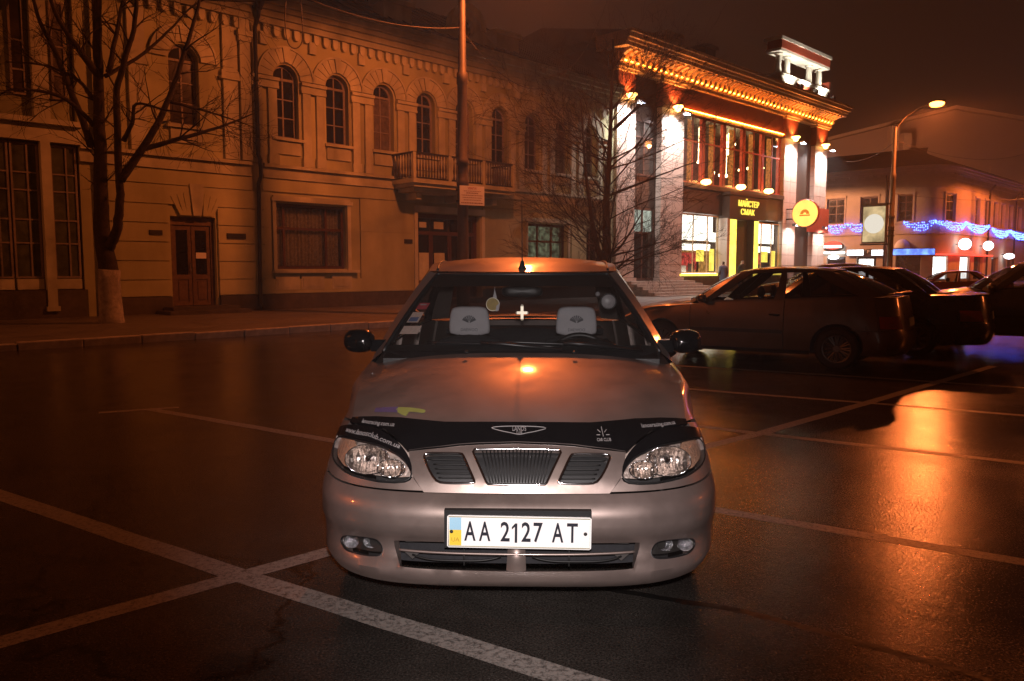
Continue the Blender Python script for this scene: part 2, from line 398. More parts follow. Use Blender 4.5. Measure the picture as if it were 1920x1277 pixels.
# ground: one sheet to the horizon, cambered pavement and kerb stones on top of it
g = MB().box(-400, 400, -150, 600, -.3, 0).obj('road', K['asphalt']); tag(g, 'wet dark asphalt of the car park and road', kind='structure')
pv = thing('pavement', 'paved walkway along the house fronts', None, street(0, 0), RAD(45), kind='structure')
MB().box(-45, 64, -7.12, .6, -.05, .12).obj('paving', K['pave'], pv)
MB().box(68.2, 180, -7.12, .6, -.05, .12).obj('paving', K['pave'], pv)
kb = thing('kerb', 'row of pale granite kerb stones along the pavement', None, street(0, 0), RAD(45), kind='structure')
ks = MB().box(0, .985, -.0, .17, -.1, .14).mesh('kerb_stone', K['kerb'])
for i in range(-14, 62):
    o = put('kerb_stone', ks, kb, (i*1.0+random.uniform(-.004, .004), -7.29+random.uniform(-.012, .012), random.uniform(-.02, .008)),
            (random.uniform(-.01, .01), random.uniform(-.008, .008), random.uniform(-.006, .006)))
    bevel(o, .018, 2)
# painted bay lines, traced on the ground
def line(pts, wd=.115, closed=False):
    V = []; n = len(pts)
    pts = [Vector((p[0], p[1])) for p in pts]; dense = []
    for a, b in zip(pts, pts[1:]):
        m = max(1, int((b-a).length/.25)); dense += [a+(b-a)*k/m for k in range(m)]
    dense.append(pts[-1]); F = []
    for i, p in enumerate(dense):
        t = (dense[min(i+1, len(dense)-1)]-dense[max(0, i-1)]).normalized(); nn = Vector((-t.y, t.x))
        j = random.uniform(-.004, .004)
        V += [(p.x+nn.x*(wd/2+j), p.y+nn.y*(wd/2+j), .004), (p.x-nn.x*(wd/2-j), p.y-nn.y*(wd/2-j), .004)]
        if i: F.append((2*i-2, 2*i-1, 2*i+1, 2*i))
    return V, F
BL = [([(-6.2, 6.67), (-3.08, 4.64), (-1.21, 3.39), (.22, 2.49), (1.6, 1.6)], .118), ([(-3.4, 1.2), (-1.86, 2.76), (-.89, 3.68), (.7, 5.25), (2.13, 6.5), (3.55, 7.87), (6.74, 10.98)], .112),
      ([(-3.48, 7.54), (-1.46, 6.17), (.3, 4.95), (1.15, 4.34), (1.88, 3.86), (3.6, 2.75)], .105), ([(-3.9, 7.36), (-3.27, 7.66)], .09),
      ([(-.2, 7.95), (1.2, 7.0), (2.1, 6.38), (3.57, 5.42), (6.5, 3.5)], .10), ([(.6, 9.75), (2.44, 8.58), (3.98, 7.70), (6.2, 6.3)], .10),
      ([(2.2, 11.1), (4.39, 9.85), (5.84, 8.95), (9, 6.9)], .10)]
for pts, wd in BL:
    m = MB(); V, F = line(pts, wd); m.add([(x, y, .0008+.00012*BL.index((pts, wd))) for x, y, z in V], F)
    tag(m.obj('road_marking', K['line']), 'worn white parking bay line painted on the wet asphalt', kind='structure')
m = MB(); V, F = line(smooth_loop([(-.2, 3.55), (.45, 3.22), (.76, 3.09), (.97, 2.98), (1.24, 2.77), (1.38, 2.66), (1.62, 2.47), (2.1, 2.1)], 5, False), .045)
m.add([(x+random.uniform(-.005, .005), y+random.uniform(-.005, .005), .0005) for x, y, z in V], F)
tag(m.obj('shadow_strip', K['shadow_dark']), 'black tar seam across the asphalt', kind='structure')  # thin dark strip painted in place of a cast shadow

# ------------------------------------------------------------------ window and wall builders (local: x along the front, y into the house)
def rect_window(parent, u0, u1, z0, z1, y, mu=(), mz=(), fw=.07, fm='wood', pm='pane', dep=.06, cross=None, pane_y=.035):
    m = MB(); m.box(u0, u0+fw, y, y+dep, z0, z1).box(u1-fw, u1, y, y+dep, z0, z1)
    m.box(u0+fw, u1-fw, y, y+dep, z0, z0+fw).box(u0+fw, u1-fw, y, y+dep, z1-fw, z1)
    w_ = m.obj('window', K[fm], parent)
    if pm == 'pane': pm = random.choice(['pane', 'pane', 'pane_warm', 'pane_curtain'])
    us = [u0+fw]+list(mu)+[u1-fw]; zs = [z0+fw]+list(mz)+[z1-fw]; h = fw*.42
    for a in mu: box('mullion', (a-h, a+h, y+.003, y+dep-.004, z0+fw, z1-fw), K[fm], w_)
    for b in mz: box('transom', (u0+fw, u1-fw, y+.006, y+dep-.008, b-h, b+h), K[fm], w_)
    for i in range(len(us)-1):
        for j in range(len(zs)-1):
            box('pane', (us[i]+.004, us[i+1]-.004, y+pane_y, y+pane_y+.008, zs[j]+.004, zs[j+1]-.004), K[pm] if isinstance(pm, str) else pm, w_)
    return w_
def arc(cu, cz, r, a0, a1, n): return [(cu+r*math.cos(a0+(a1-a0)*i/n), cz+r*math.sin(a0+(a1-a0)*i/n)) for i in range(n+1)]
def arch_outline(c, r, z0, zs, n=14): return [(c-r, z0), (c+r, z0)]+arc(c, zs, r, 0, PI, n)
def arch_window(parent, c, r, z0, zs, y, r1=.47, r2=.88, nv=11, fm='greywood', vm='trim', sill=True):
    ri = r-.07; pk = random.choice(['pane', 'pane', 'pane_warm', 'pane_curtain'])
    w_ = panel('window', arch_outline(c, r, z0, zs), lambda a, b: (a, y, b), K[fm], parent, [arch_outline(c, ri, z0+.07, zs)], .15, .06, inward=(0, 1, 0), smooth=None)
    zb = [z0+.07, z0+.07+(zs-z0-.1)/3, z0+.07+2*(zs-z0-.1)/3, zs-.03]
    box('mullion', (c-.025, c+.025, y+.004, y+.05, z0+.07, zs-.03), K[fm], w_)
    box('transom', (c-ri, c+ri, y+.002, y+.054, zs-.03, zs+.04), K[fm], w_)
    for b in zb[1:3]: box('transom', (c-ri, c+ri, y+.006, y+.046, b-.018, b+.018), K[fm], w_)
    box('mullion', (c-.02, c+.02, y+.008, y+.05, zs+.04, zs+ri), K[fm], w_)
    for s in (-1, 1):
        for j in range(3):
            a, b = sorted((c+s*.025, c+s*ri)); box('pane', (a+.002, b-.002, y+.03, y+.036, zb[j]+.018, zb[j+1]-.018), K[pk], w_)
        pts = [(c+s*.02, zs+.04)]+[(c+s*ri*math.cos(t), zs+ri*math.sin(t)) for t in [PI/2*i/8+.1*(1-i/8) for i in range(9)]]
        MB().prism(pts, y+.03, y+.036).obj('pane', K['pane'], w_)
    for i in range(nv):                                    # ring of wedge stones round the head
        a0, a1 = PI*i/nv+.012, PI*(i+1)/nv-.012
        big = .05 if i == nv//2 else 0
        pts = arc(c, zs, r1, a0, a1, 3)+arc(c, zs, r2+big, a1, a0, 3)
        MB().prism(pts, -.07-big*.6-random.uniform(0, .008), .02).obj('voussoir', K[vm], w_)
    m = MB(); ro, rr = r2+.07, r2+.012
    pts = arc(c, zs, rr, 0, PI, 20)+arc(c, zs, ro, PI, 0, 20); m.prism(pts, -.10, .02); m.obj('hood_mould', K[vm], w_)
    if sill:
        m = MB().box(c-r-.12, c+r+.12, -.14, .1, z0-.10, z0-.012).box(c-r-.02, c+r+.02, -.06, .02, z0-.5, z0-.12); m.obj('sill', K[vm], w_)
    return w_
def courses(parent, u0, u1, zs, gaps, y0=-.045, y1=.02, m_='ochre', j=.012):
    """rusticated ground floor: every length of every course a block of its own, joints recessed"""
    for za, zb in zip(zs, zs[1:]):
        cuts = sorted((a, b) for a, b, c, d in gaps if c < zb-.02 and d > za+.02)
        x = u0
        for a, b in cuts+[(u1, u1)]:
            if a-x > .05: box('stone_course', (x+.004, a-.004, y0-random.uniform(0, .004), y1, za+j, zb-j), K[m_], parent)
            x = max(x, b)

# ------------------------------------------------------------------ ochre two-storey house
Y = at_street('town_house', 'long ochre two-storey house with arched upper windows and a balcony', 'building')
ARCH = [5.15, 6.97, 8.79, 10.61, 12.43, 14.25, 16.07, 17.89, 19.71]
A_C, ZS, Z0 = 2.03, 7.14, 5.36
gaps = [(1.45, 2.85, .0, 2.86), (4.52, 7.75, 1.15, 3.62), (10.1, 13.3, .0, 3.4), (15.7, 18.5, 1.2, 3.4), (19.5, 20.45, 1.2, 3.2)]
top = panel('upper_wall', [(-.75, 4.2), (21.4, 4.2), (21.4, 9.0), (-.75, 9.0)], lambda a, b: (a, 0, b), K['ochre'], Y,
            [arch_outline(c, .42, Z0-.01, ZS) for c in [A_C]+ARCH], .6, .32, inward=(0, 1, 0), smooth=None)
low = panel('lower_wall', [(-.75, .0), (21.4, .0), (21.4, 4.2), (-.75, 4.2)], lambda a, b: (a, .015, b), K['ochre'], Y,
            [[(1.5, .3), (2.8, .3), (2.8, 2.83), (1.5, 2.83)], [(4.69, 1.36), (7.22, 1.36), (7.22, 3.38), (4.69, 3.38)],
             [(10.15, .3), (13.2, .3), (13.2, 3.36), (10.15, 3.36)], [(15.8, 1.36), (18.25, 1.36), (18.25, 3.22), (15.8, 3.22)],
             [(19.55, 1.36), (20.4, 1.36), (20.4, 3.15), (19.55, 3.15)]], .8, .35, inward=(0, 1, 0), smooth=None)
box('house_body', (-.75, 21.4, .45, 9, 0, 8.9), K['plinth'], Y)
courses(Y, -.1, 3.95, [.6, 1.06, 1.58, 2.1, 2.62, 3.14, 3.68, 4.1], gaps)
courses(Y, 4.28, 21.3, [.6, .86, 1.44, 2.02, 2.6, 3.18, 3.7, 4.1], gaps)
for a, b in ((-.15, 1.45), (2.85, 10.1), (13.25, 21.4)): box('plinth', (a, b, -.10, .02, 0, .59), K['plinth'], Y)
box('plinth', (1.45, 2.85, -.06, .3, 0, .27), K['plinth'], Y)
for z0, z1, d in ((4.1, 4.2, .10), (4.2, 4.42, .06), (4.42, 4.52, .17)):      # string course
    box('string_course', (-.75, 3.92, -d, .02, z0+.003, z1-.003), K['trim'], Y); box('string_course', (4.3, 21.38, -d, .02, z0+.003, z1-.003), K['trim'], Y)
for z0, z1, d in ((8.62, 8.8, .16), (8.8, 8.98, .26), (8.98, 9.12, .38), (9.12, 9.3, .52), (9.3, 9.42, .60)):
    box('cornice', (-.75, 3.98, -d, .1, z0+.002, z1-.002), K['trim'], Y); box('cornice', (4.22, 21.4, -d, .1, z0+.002, z1-.002), K['trim'], Y)
cb = MB().prism([(0, 0), (.05, -.09), (.13, -.09), (.18, 0), (.18, .2), (0, .2)], -.13, .01).mesh('corbel', K['trim'])
for i in range(50):
    if 4.4+i*.34 < 21.2: put('corbel', cb, Y, (4.4+i*.34, 0, 8.4))
for i in range(13): put('corbel', cb, Y, (-.6+i*.34, 0, 8.4))
for c in [A_C]+ARCH: arch_window(Y, c, .42, Z0, ZS, .2)
mids = [4.42]+[c+.91 for c in ARCH]
for i, c in enumerate(mids):                       # paired pilasters on the piers, with impost blocks and strips above
    if c > 21.3: continue
    w2 = .36
    for s in (-1, 1):
        box('pilaster', (c+s*.24-.14, c+s*.24+.14, -.09, .0, 4.55, 6.78), K['trim'], Y)
        box('pilaster_base', (c+s*.24-.17, c+s*.24+.17, -.12, .0, 4.53, 4.82), K['trim'], Y)
    m = MB()
    for z0, z1, d in ((6.78, 6.86, .13), (6.86, 7.0, .11), (7.0, 7.1, .17)): m.box(c-.44, c+.44, -d, .0, z0, z1-.002)
    m.obj('impost', K['trim'], Y)
    box('pilaster', (c-.12, c+.12, -.11, .0, 8.02, 8.38), K['trim'], Y)
for c in (.75, 3.35):
    box('pilaster', (c-.22, c+.22, -.09, .0, 4.55, 8.3), K['trim'], Y)
    MB().box(c-.3, c+.3, -.15, 0, 6.8, 6.9).box(c-.27, c+.27, -.12, 0, 6.9, 7.06).obj('impost', K['trim'], Y)
box('corner_pilaster', (3.62, 3.94, -.16, .0, 4.55, 8.6), K['trim'], Y)
MB().box(3.55, 4.0, -.24, .0, 8.1, 8.25).box(3.58, 3.97, -.2, 0, 7.95, 8.1).obj('pilaster_cap', K['trim'], Y)
# ground-floor door with keystone, in its section
dr = MB().box(1.5, 1.6, .16, .26, .3, 2.83).box(2.7, 2.8, .16, .26, .3, 2.83).box(1.6, 2.7, .16, .26, 2.6, 2.83).obj('door', K['wood'], Y)
for a, b in ((1.61, 2.14), (2.16, 2.69)):
    MB().box(a, a+.1, .2, .25, .32, 2.58).box(b-.1, b, .2, .25, .32, 2.58).box(a+.1, b-.1, .2, .25, .32, .42).box(a+.1, b-.1, .2, .25, 1.06, 1.2).box(a+.1, b-.1, .2, .25, 2.46, 2.58).obj('leaf_frame', K['wood'], dr)
    box('pane', (a+.1, b-.1, .22, .23, 1.2, 2.46), K['pane'], dr)
    MB().box(a+.1, b-.1, .225, .24, .42, 1.06).box(a+.15, b-.15, .205, .225, .48, 1.0).obj('panel', K['wood'], dr)
box('door_notice', (2.28, 2.58, .205, .215, 1.66, 1.83), K['sign'], dr)
tubes('handle', [(2.10, .17, 1.25), (2.10, .14, 1.3), (2.10, .14, 1.5), (2.10, .17, 1.55)], .014, K['chrome'], dr)
MB().prism([(2.13, 2.86), (2.36, 2.86), (2.46, 3.75), (2.04, 3.75)], -.09, .0).obj('keystone', K['trim'], Y)
for k in (1, 2, 3):
    for s in (-1, 1):
        c = 2.245+s*(.12+.10*k*1.0); t = s*.08*k
        MB().prism([(c-.055, 2.86), (c+.055, 2.86), (c+.075+t, 3.55-.06*k), (c-.075+t, 3.55-.06*k)], -.062, -.02).obj('lintel_stone', K['ochre'], Y)
for z in (0, 1): box('door_step', (1.2-.2*(1-z), 3.1+.2*(1-z), -.75-.3*(1-z), -.08, .12+z*.1, .22+z*.1), K['plinth'], Y)
for a, b, c, d in ((.9, 1.25, 2.29, 2.42), (3.1, 3.68, 2.24, 2.40), (9.55, 9.9, 2.25, 2.40)):
    MB().box(a, b, -.075, -.04, c, d).obj('name_plaque', K['iron'], Y)
# shop-like wide window with curtains, panelled apron below
def wide_window(u0, u1, z0, z1, mu, mz, light=None):
    w_ = rect_window(Y, u0, u1, z0, z1, .18, mu, mz, .09, 'darkwood', 'glass')
    m = MB(); n = 60
    V = []; F = []
    for i in range(n+1):
        x = u0+.1+(u1-u0-.2)*i/n; y = .34+.03*math.sin(i*1.9)+.012*math.sin(i*.7)
        V += [(x, y, z0+.1), (x, y, z1-.1)]
        if i and random.random() > .03: F.append((2*i-2, 2*i, 2*i+1, 2*i-1))
    m.add(V, F); m.obj('curtain', light or K['curtain'], w_)
    box('room_back', (u0, u1, .40, .43, z0, z1), K['dark'], w_)
    MB().box(u0-.16, u1+.2, -.12, .0, z1+.05, z1+.16).box(u0-.1, u1+.12, -.08, .0, z1+.16, z1+.22).box(u0-.12, u0-.01, -.075, .16, z0-.06, z1+.05).box(u1+.01, u1+.14, -.075, .16, z0-.06, z1+.05).obj('surround', K['trim'], w_)
    box('sill', (u0-.16, u1+.4, -.18, .16, z0-.12, z0-.03), K['trim'], w_)
    return w_
wide_window(4.69, 7.22, 1.36, 3.38, [5.06, 6.56], [2.62])
for a in (4.62, 5.5, 6.62): MB().box(a, a+(.82 if a < 6 else .75), -.06, .0, .72, 1.16).box(a+.06, a+(.76 if a < 6 else .69), -.075, -.05, .8, 1.08).obj('apron_panel', K['trim'], Y)
lit = glow('lit_curtain', (.62, .70, .42), .16, .75, 5)
wide_window(15.8, 18.25, 1.36, 3.22, [16.6, 17.45], [2.5], lit)
rect_window(Y, 19.55, 20.4, 1.36, 3.15, .18, [19.97], [2.5], .08, 'darkwood', 'pane')
# entrance under the balcony
dr = MB().box(10.15, 10.3, .2, .3, .3, 3.36).box(13.05, 13.2, .2, .3, .3, 3.36).box(10.3, 13.05, .2, .3, 3.2, 3.36).box(10.3, 13.05, .2, .3, 2.6, 2.72).obj('door', K['darkwood'], Y)
for a, b in ((10.31, 10.96), (10.98, 11.85), (11.87, 12.5), (12.52, 13.04)):
    box('pane', (a+.06, b-.06, .25, .26, 2.74, 3.18), K['pane'], dr); box('pane', (a+.08, b-.08, .25, .26, 1.2, 2.58), K['pane'], dr)
    MB().box(a, a+.08, .22, .3, .3, 2.58).box(b-.08, b, .22, .3, .3, 2.58).box(a+.08, b-.08, .22, .3, .3, 1.18).obj('leaf_frame', K['darkwood'], dr)
for a, b, c, d in ((10.4, 10.85, .95, 1.95), (11.1, 11.6, .95, 1.95), (11.1, 11.55, 2.82, 3.08), (10.42, 10.75, 2.85, 3.05)): box('door_notice', (a, b, .20, .212, c, d), K['trim'], dr)
box('door_step', (9.95, 13.4, -.9, -.02, .12, .28), K['plinth'], Y)
MB().box(9.98, 10.13, -.10, .2, .28, 3.36).box(13.22, 13.37, -.10, .2, .28, 3.36).box(9.98, 13.37, -.12, .1, 3.38, 3.6).obj('door_surround', K['trim'], Y)
# balcony
bc = MB().box(9.05, 13.85, -1.25, -.02, 4.24, 4.38).box(9.15, 13.75, -1.15, -.02, 4.12, 4.24).box(9.3, 13.6, -.95, -.02, 3.98, 4.12).obj('balcony', K['trim'], Y)
for a in (9.6, 11.4, 13.2): box('bracket', (a, a+.22, -.7, -.05, 3.75, 3.97), K['trim'], bc)
MB().box(9.05, 13.85, -1.24, -1.17, 5.2, 5.26).box(9.05, 9.12, -1.17, -.02, 5.2, 5.26).box(13.78, 13.85, -1.17, -.02, 5.2, 5.26).box(9.05, 13.85, -1.23, -1.18, 4.40, 4.44).obj('hand_rail', K['iron'], bc)
for x in (9.05, 10.6, 12.2, 13.73): box('rail_post', (x, x+.12, -1.26, -1.15, 4.38, 5.24), K['trim'], bc)
bl = MB().lathe([(.012, 0), (.03, .03), (.022, .15), (.038, .3), (.022, .5), (.012, .6), (.03, .74), (.03, .76)], 6).mesh('baluster', K['pole'], True)
x = 9.25
while x < 13.7:
    if not any(abs(x-p-.06) < .1 for p in (10.6, 12.2)): put('baluster', bl, bc, (x, -1.205, 4.44))
    x += .125
for yy in [-1.05+.15*k for k in range(7)]:
    for x in (9.085, 13.815): put('baluster', bl, bc, (x, yy, 4.44))
# drainpipe, roof and attic pieces
dp = [(4.1, -.45, 8.85), (4.1, -.40, 8.7), (4.1, -.16, 8.4), (4.12, -.14, 4.75), (4.11, -.26, 4.6), (4.11, -.26, 4.1), (4.1, -.14, 3.9), (4.05, -.14, .3), (4.05, -.25, .18)]
tubes('drainpipe', dp, .06, K['iron'], Y, 10)
MB().lathe([(.06, 0), (.14, .2), (.14, .3)], 10, c=(4.1, -.5, 8.85)).obj('rain_hopper', K['iron'], Y)
tubes('drainpipe', [(-.28, -.15, 8.6), (-.28, -.15, .35), (-.28, -.25, .2)], .05, K['pole'], Y, 8)
MB().add([(-.75, -.62, 9.43), (21.4, -.62, 9.43), (21.4, 4.5, 12.2), (-.75, 4.5, 12.2), (21.4, 9, 9.4), (-.75, 9, 9.4)], [(0, 1, 2, 3), (3, 2, 4, 5), (1, 4, 2), (0, 3, 5)]).obj('roof', K['roof'], Y)
rs = MB().add([(0, -.62, 9.44), (.04, -.62, 9.44), (.04, 4.4, 12.16), (0, 4.4, 12.16), (0, -.62, 9.49), (.04, -.62, 9.49), (.04, 4.4, 12.21), (0, 4.4, 12.21)], [(0, 1, 5, 4), (4, 5, 6, 7), (1, 2, 6, 5), (0, 4, 7, 3)]).mesh('roof_seam', K['roof'])
for i in range(37): put('roof_seam', rs, Y, (-.5+i*.6, 0, 0))
for a, b in ((8.9, 10.1), (14.2, 15.4)):
    MB().box(a, b, .1, .7, 9.4, 10.35).box(a-.1, b+.1, .0, .8, 10.35, 10.52).obj('chimney', K['trim'], Y)
pts = [(11.0, 9.42), (14.0, 9.42), (14.0, 9.8), (13.55, 9.95)]+arc(12.5, 10.15, .8, 0, PI, 14)+[(11.45, 9.95), (11.0, 9.8)]
panel('attic_gable', pts, lambda a, b: (a, -.15, b), K['trim'], Y, [arc(12.5, 10.15, .32, 0, 2*PI*.96, 15)], .4, .3, inward=(0, 1, 0), smooth=None)
MB().prism(arc(12.5, 10.15, .84, 0, PI, 16)+arc(12.5, 10.15, .62, PI, 0, 16), -.24, -.1).obj('gable_moulding', K['trim'], Y)
box('attic_pane', (12.15, 12.85, .05, .08, 9.8, 10.5), K['pane'], Y)

# ------------------------------------------------------------------ neighbour on the near side: tall glazed bays
Lb = at_street('glazed_house', 'dim house with tall mullioned glazing and pale pilasters beside the ochre house', 'building')
box('wall', (-12, -.82, .14, 9, 0, 10.5), K['ochre'], Lb)
box('plinth', (-12, -.72, -.12, .12, 0, .83), K['plinth'], Lb)
for k in range(7):
    c = -1.55-k*1.52
    MB().box(c-.11, c+.11, -.16, .13, .42, 4.5).box(c-.15, c+.15, -.2, .13, .30, .42).obj('pilaster', K['trim'], Lb)
    box('upper_pilaster', (c-.18, c+.18, -.06, .13, 5.05, 9.6), K['trim'], Lb)
    for a, b in ((c+.13, c+.74), (c-.74, c-.13)):
        if b > -.8: b = -.86
        rect_window(Lb, a, b, 1.13, 4.45, .02, [(a+b)/2+.06], [2.0, 2.58, 3.3, 3.73], .045, 'greywood', 'pane_green')
        box('apron_panel', (a+.01, b-.01, -.02, .1, .85, 1.11), K['trim'], Lb)
    rect_window(Lb, c-.62, c-.28, 5.6, 8.0, .06, [], [6.2, 6.9], .05, 'greywood', 'pane'); rect_window(Lb, c+.28, min(-.9, c+.62), 5.6, 8.0, .06, [], [6.2, 6.9], .05, 'greywood', 'pane')
for z0, z1, d in ((4.5, 4.62, .14), (4.62, 4.92, .08), (4.92, 5.05, .26)): box('string_course', (-12, -.7, -d, .13, z0+.002, z1-.002), K['trim'], Lb)
for z0, z1, d in ((9.6, 9.9, .15), (9.9, 10.2, .35), (10.2, 10.4, .55)): box('cornice', (-12, -.78, -d, .15, z0+.002, z1-.002), K['trim'], Lb)
rebase(Lb, -6, 0)
rebase(Y, 10, 0)

# ------------------------------------------------------------------ floodlit shop building
K.update(
    stone=mat('pink_cladding', (.55, .44, .38), .5, var=.10, scale=2.5, bump=.05, bscale=30, dirt=.15),
    maroon=mat('maroon_render', (.17, .035, .022), .6, var=.2, scale=2), brown=mat('brown_fascia', (.055, .030, .018), .5, var=.2, scale=3),
    gold=mat('gilded_moulding', (.60, .38, .20), .55, var=.12, scale=4, bump=.1, bscale=30), redframe=mat('red_frame', (.35, .06, .03), .45, var=.15),
    redpanel=mat('red_panel', (.42, .07, .035), .6, var=.1), whitewall=mat('white_render', (.75, .70, .62), .7, var=.05),
    steel=mat('lamp_steel', (.2, .2, .22), .4, .6),
    led=glow('orange_light_strip', (1.0, .27, .03), 75), sconce=glow('orange_lamp_bowl', (1.0, .45, .12), 14), cool=glow('cool_lamp', (.75, .82, 1.0), 22),
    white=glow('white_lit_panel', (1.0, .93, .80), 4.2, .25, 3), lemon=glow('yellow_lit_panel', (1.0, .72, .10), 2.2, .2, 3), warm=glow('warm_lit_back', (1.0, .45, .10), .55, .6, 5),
    redlit=glow('red_lit_display', (.85, .08, .06), .85, .7, 7), signy=glow('yellow_sign_face', (1.0, .46, .09), 2.3, .08, 2), letters=glow('yellow_letters', (1.0, .72, .08), 1.7),
    curtainlit=glow('lit_drapes', (.95, .28, .05), .75, .6, 9), redtube=glow('red_glow_post', (.95, .10, .03), .95, .3, 4),
    bulb=glow('warm_bulb', (1.0, .66, .30), 26), pale=glow('pale_lit_transom', (.72, .78, .66), .75, .35, 4),
)
def spot(parent, loc, aim, energy, color, size=70, soft=.05, blend=.4):
    l = D.lights.new('spot', 'SPOT'); l.energy = energy; l.color = color; l.spot_size = RAD(size); l.spot_blend = blend; l.shadow_soft_size = soft
    o = D.objects.new('spot', l); COL.objects.link(o); o.parent = parent; o.location = loc
    o.rotation_euler = Vector(aim).to_track_quat('-Z', 'Y').to_euler(); return o
S = at_street('shop_building', 'floodlit shop building with white-lit pilasters and glowing orange cornice', 'building')
box('core', (21.4, 44.2, 5.2, 14, 0, 11.4), K['brown'], S)
box('end_wall', (21.4, 21.75, .35, 14, 0, 11.4), K['brown'], S); box('end_wall', (43.85, 44.2, .35, 14, 0, 11.4), K['brown'], S)
PIL = [(21.65, 23.05), (25.15, 27.1), (37.95, 39.6), (42.1, 43.85)]
for pa, pb in PIL:
    n = 2; cw = (pb-pa)/n
    me = MB().box(.008, cw-.008, -.0, .3, .008, .622).mesh('cladding_slab', K['stone'])
    for r in range(13):
        for c in range(n): put('cladding_slab', me, S, (pa+c*cw, -random.uniform(0, .006), .96+r*.63))
    box('pilaster_core', (pa+.01, pb-.01, .03, .6, .9, 9.2), K['brown'], S)
    box('pilaster_base', (pa-.08, pb+.08, -.10, .5, .80, .95), K['stone'], S)
    box('capital', (pa+.05, pb-.05, -.02, .5, 9.16, 10.3), K['maroon'], S)
    MB().box(pa-.05, pb+.05, -.12, .5, 10.3, 10.42).box(pa-.12, pb+.12, -.2, .5, 10.42, 10.56).obj('capital_moulding', K['gold'], S)
    mid = (pa+pb)/2
    sc = MB().lathe([(.04, -.2), (.13, -.16), (.17, -.02), (.25, .02), (.24, .09), (.0, .08)], 14, c=(mid, -.27, 9.2)).obj('uplight', K['sconce'], S, True)
    spot(S, (mid, -.27, 9.32), (0, .22, 1), 420, (1.0, .34, .08), 120, .08, .8)
    dl = MB().tube([(mid+.25, .0, 8.86), (mid+.25, -.55, 8.95)], .025, 6).box(mid+.05, mid+.45, -.75, -.5, 8.88, 9.0).obj('downlight', K['steel'], S)
    box('lamp_face', (mid+.08, mid+.42, -.72, -.53, 8.85, 8.876), K['cool'], dl)
    spot(S, (mid+.05, -.75, 8.9), (0, .25, -1), 2300, (1, .94, .93), 150, .12, 1)
for pa, pb in PIL[2:]:
    mid = (pa+pb)/2; dl = box('downlight', (mid-.2, mid+.2, -.5, -.3, 3.95, 4.1), K['steel'], S); spot(S, (mid, -.5, 4.0), (0, .25, -1), 1700, (1, .94, .92), 150, .08, 1)
# walls between the pilasters
box('side_wall', (23.05, 25.15, .35, .5, 4.35, 10.4), K['brown'], S); box('side_wall', (39.6, 42.1, .35, .5, .9, 10.4), K['brown'], S)
box('frieze', (27.1, 37.95, .16, .5, 9.4, 10.42), K['maroon'], S)
for z0, z1, d in ((10.42, 10.55, -.08), (10.56, 10.66, -.18)): box('architrave', (21.5, 44.05, d, .5, z0+.001, z1), K['gold'], S)
box('cornice_bed', (21.45, 44.1, -.16, .5, 10.67, 11.12), K['gold'], S)
cn = MB().prism([(-.1, 0), (-.18, .12), (-.18, .25), (-.45, .38), (-.62, .40), (-.62, .48), (.02, .48), (.02, 0)], 0, .22).mesh('console', K['gold'])
for i in range(50): put('console', cn, S, (21.55+i*.455+.22, -.16, 10.64), (0, 0, RAD(90)))
for z0, z1, d in ((11.13, 11.3, .86), (11.3, 11.42, .95), (11.43, 11.62, 1.1), (11.63, 11.76, 1.2)): box('cornice', (21.2-d*.12, 44.2+d*.5, -d, .8, z0, z1-.002), K['gold'], S)
box('light_strip', (21.6, 44.0, -.235, -.205, 10.70, 10.73), K['led'], S)
box('light_strip', (27.15, 37.9, .06, .085, 9.34, 9.37), K['led'], S)
box('window_head', (27.1, 37.95, .1, .4, 9.2, 9.33), K['gold'], S)
MB().add([(21.2, -.9, 11.77), (44.6, -.9, 11.77), (43, 5, 13.2), (22, 5, 13.2), (44.6, 12, 11.7), (21.2, 12, 11.7)], [(0, 1, 2, 3), (3, 2, 4, 5), (1, 4, 2), (0, 3, 5)]).obj('roof', K['roof'], S)
for a, b, y, z in ((26.9, 28.2, 1.0, 13.1), (31.6, 32.6, 1.6, 13.5)): MB().box(a, b, y, y+.9, 11.9, z).box(a-.12, b+.12, y-.1, y+1, z, z+.18).obj('chimney', K['gold'] if a < 30 else K['roof'], S)
# upper windows with the lit room behind
box('room_floor', (22, 43.8, .5, 5.2, 5.3, 5.6), K['brown'], S); box('room_ceiling', (22, 43.8, .5, 5.2, 9.3, 9.4), K['brown'], S); box('room_back', (22, 43.8, 5.0, 5.19, 5.6, 9.3), K['maroon'], S)
us = [27.2, 29.3, 31.4, 33.5, 35.7, 37.85]
for a, b in zip(us, us[1:]):
    w_ = rect_window(S, a+.02, b-.02, 5.75, 9.18, .2, [(a+b)/2], [7.9], .09, 'redframe', 'glass')
    box('drape', (b-.75, b-.25, .7, .74, 5.8, 9.1), K['curtainlit'], w_)
    box('glowing_post', (b-.12, b+.06, .34, .42, 5.75, 9.18), K['redtube'], w_)
for x, y, z in ((28.2, 2.5, 8.5), (29.6, 3.5, 8.0), (31.7, 1.8, 8.2), (33.0, 2.6, 7.0), (33.5, 2.2, 6.9), (34.9, 2.0, 8.4), (36.4, 2.8, 8.4), (24.0, 1.2, 7.6), (28.6, 1.5, 7.5)):
    o = MB().ball((x, y, z), .15, 10, 6).tube([(x, y, z+.1), (x, y, 9.3)], .012, 5).obj('pendant_lamp', K['bulb'], S)
random.seed(9)
for k in range(16):
    x, y, z = random.uniform(27.5, 37.6), random.uniform(1.0, 4.5), random.choice((6.9, 7.4, 8.3, 8.6)); MB().ball((x, y, z), .09, 8, 6).tube([(x, y, z+.08), (x, y, 9.3)], .012, 5).obj('pendant_lamp', K['bulb'], S)
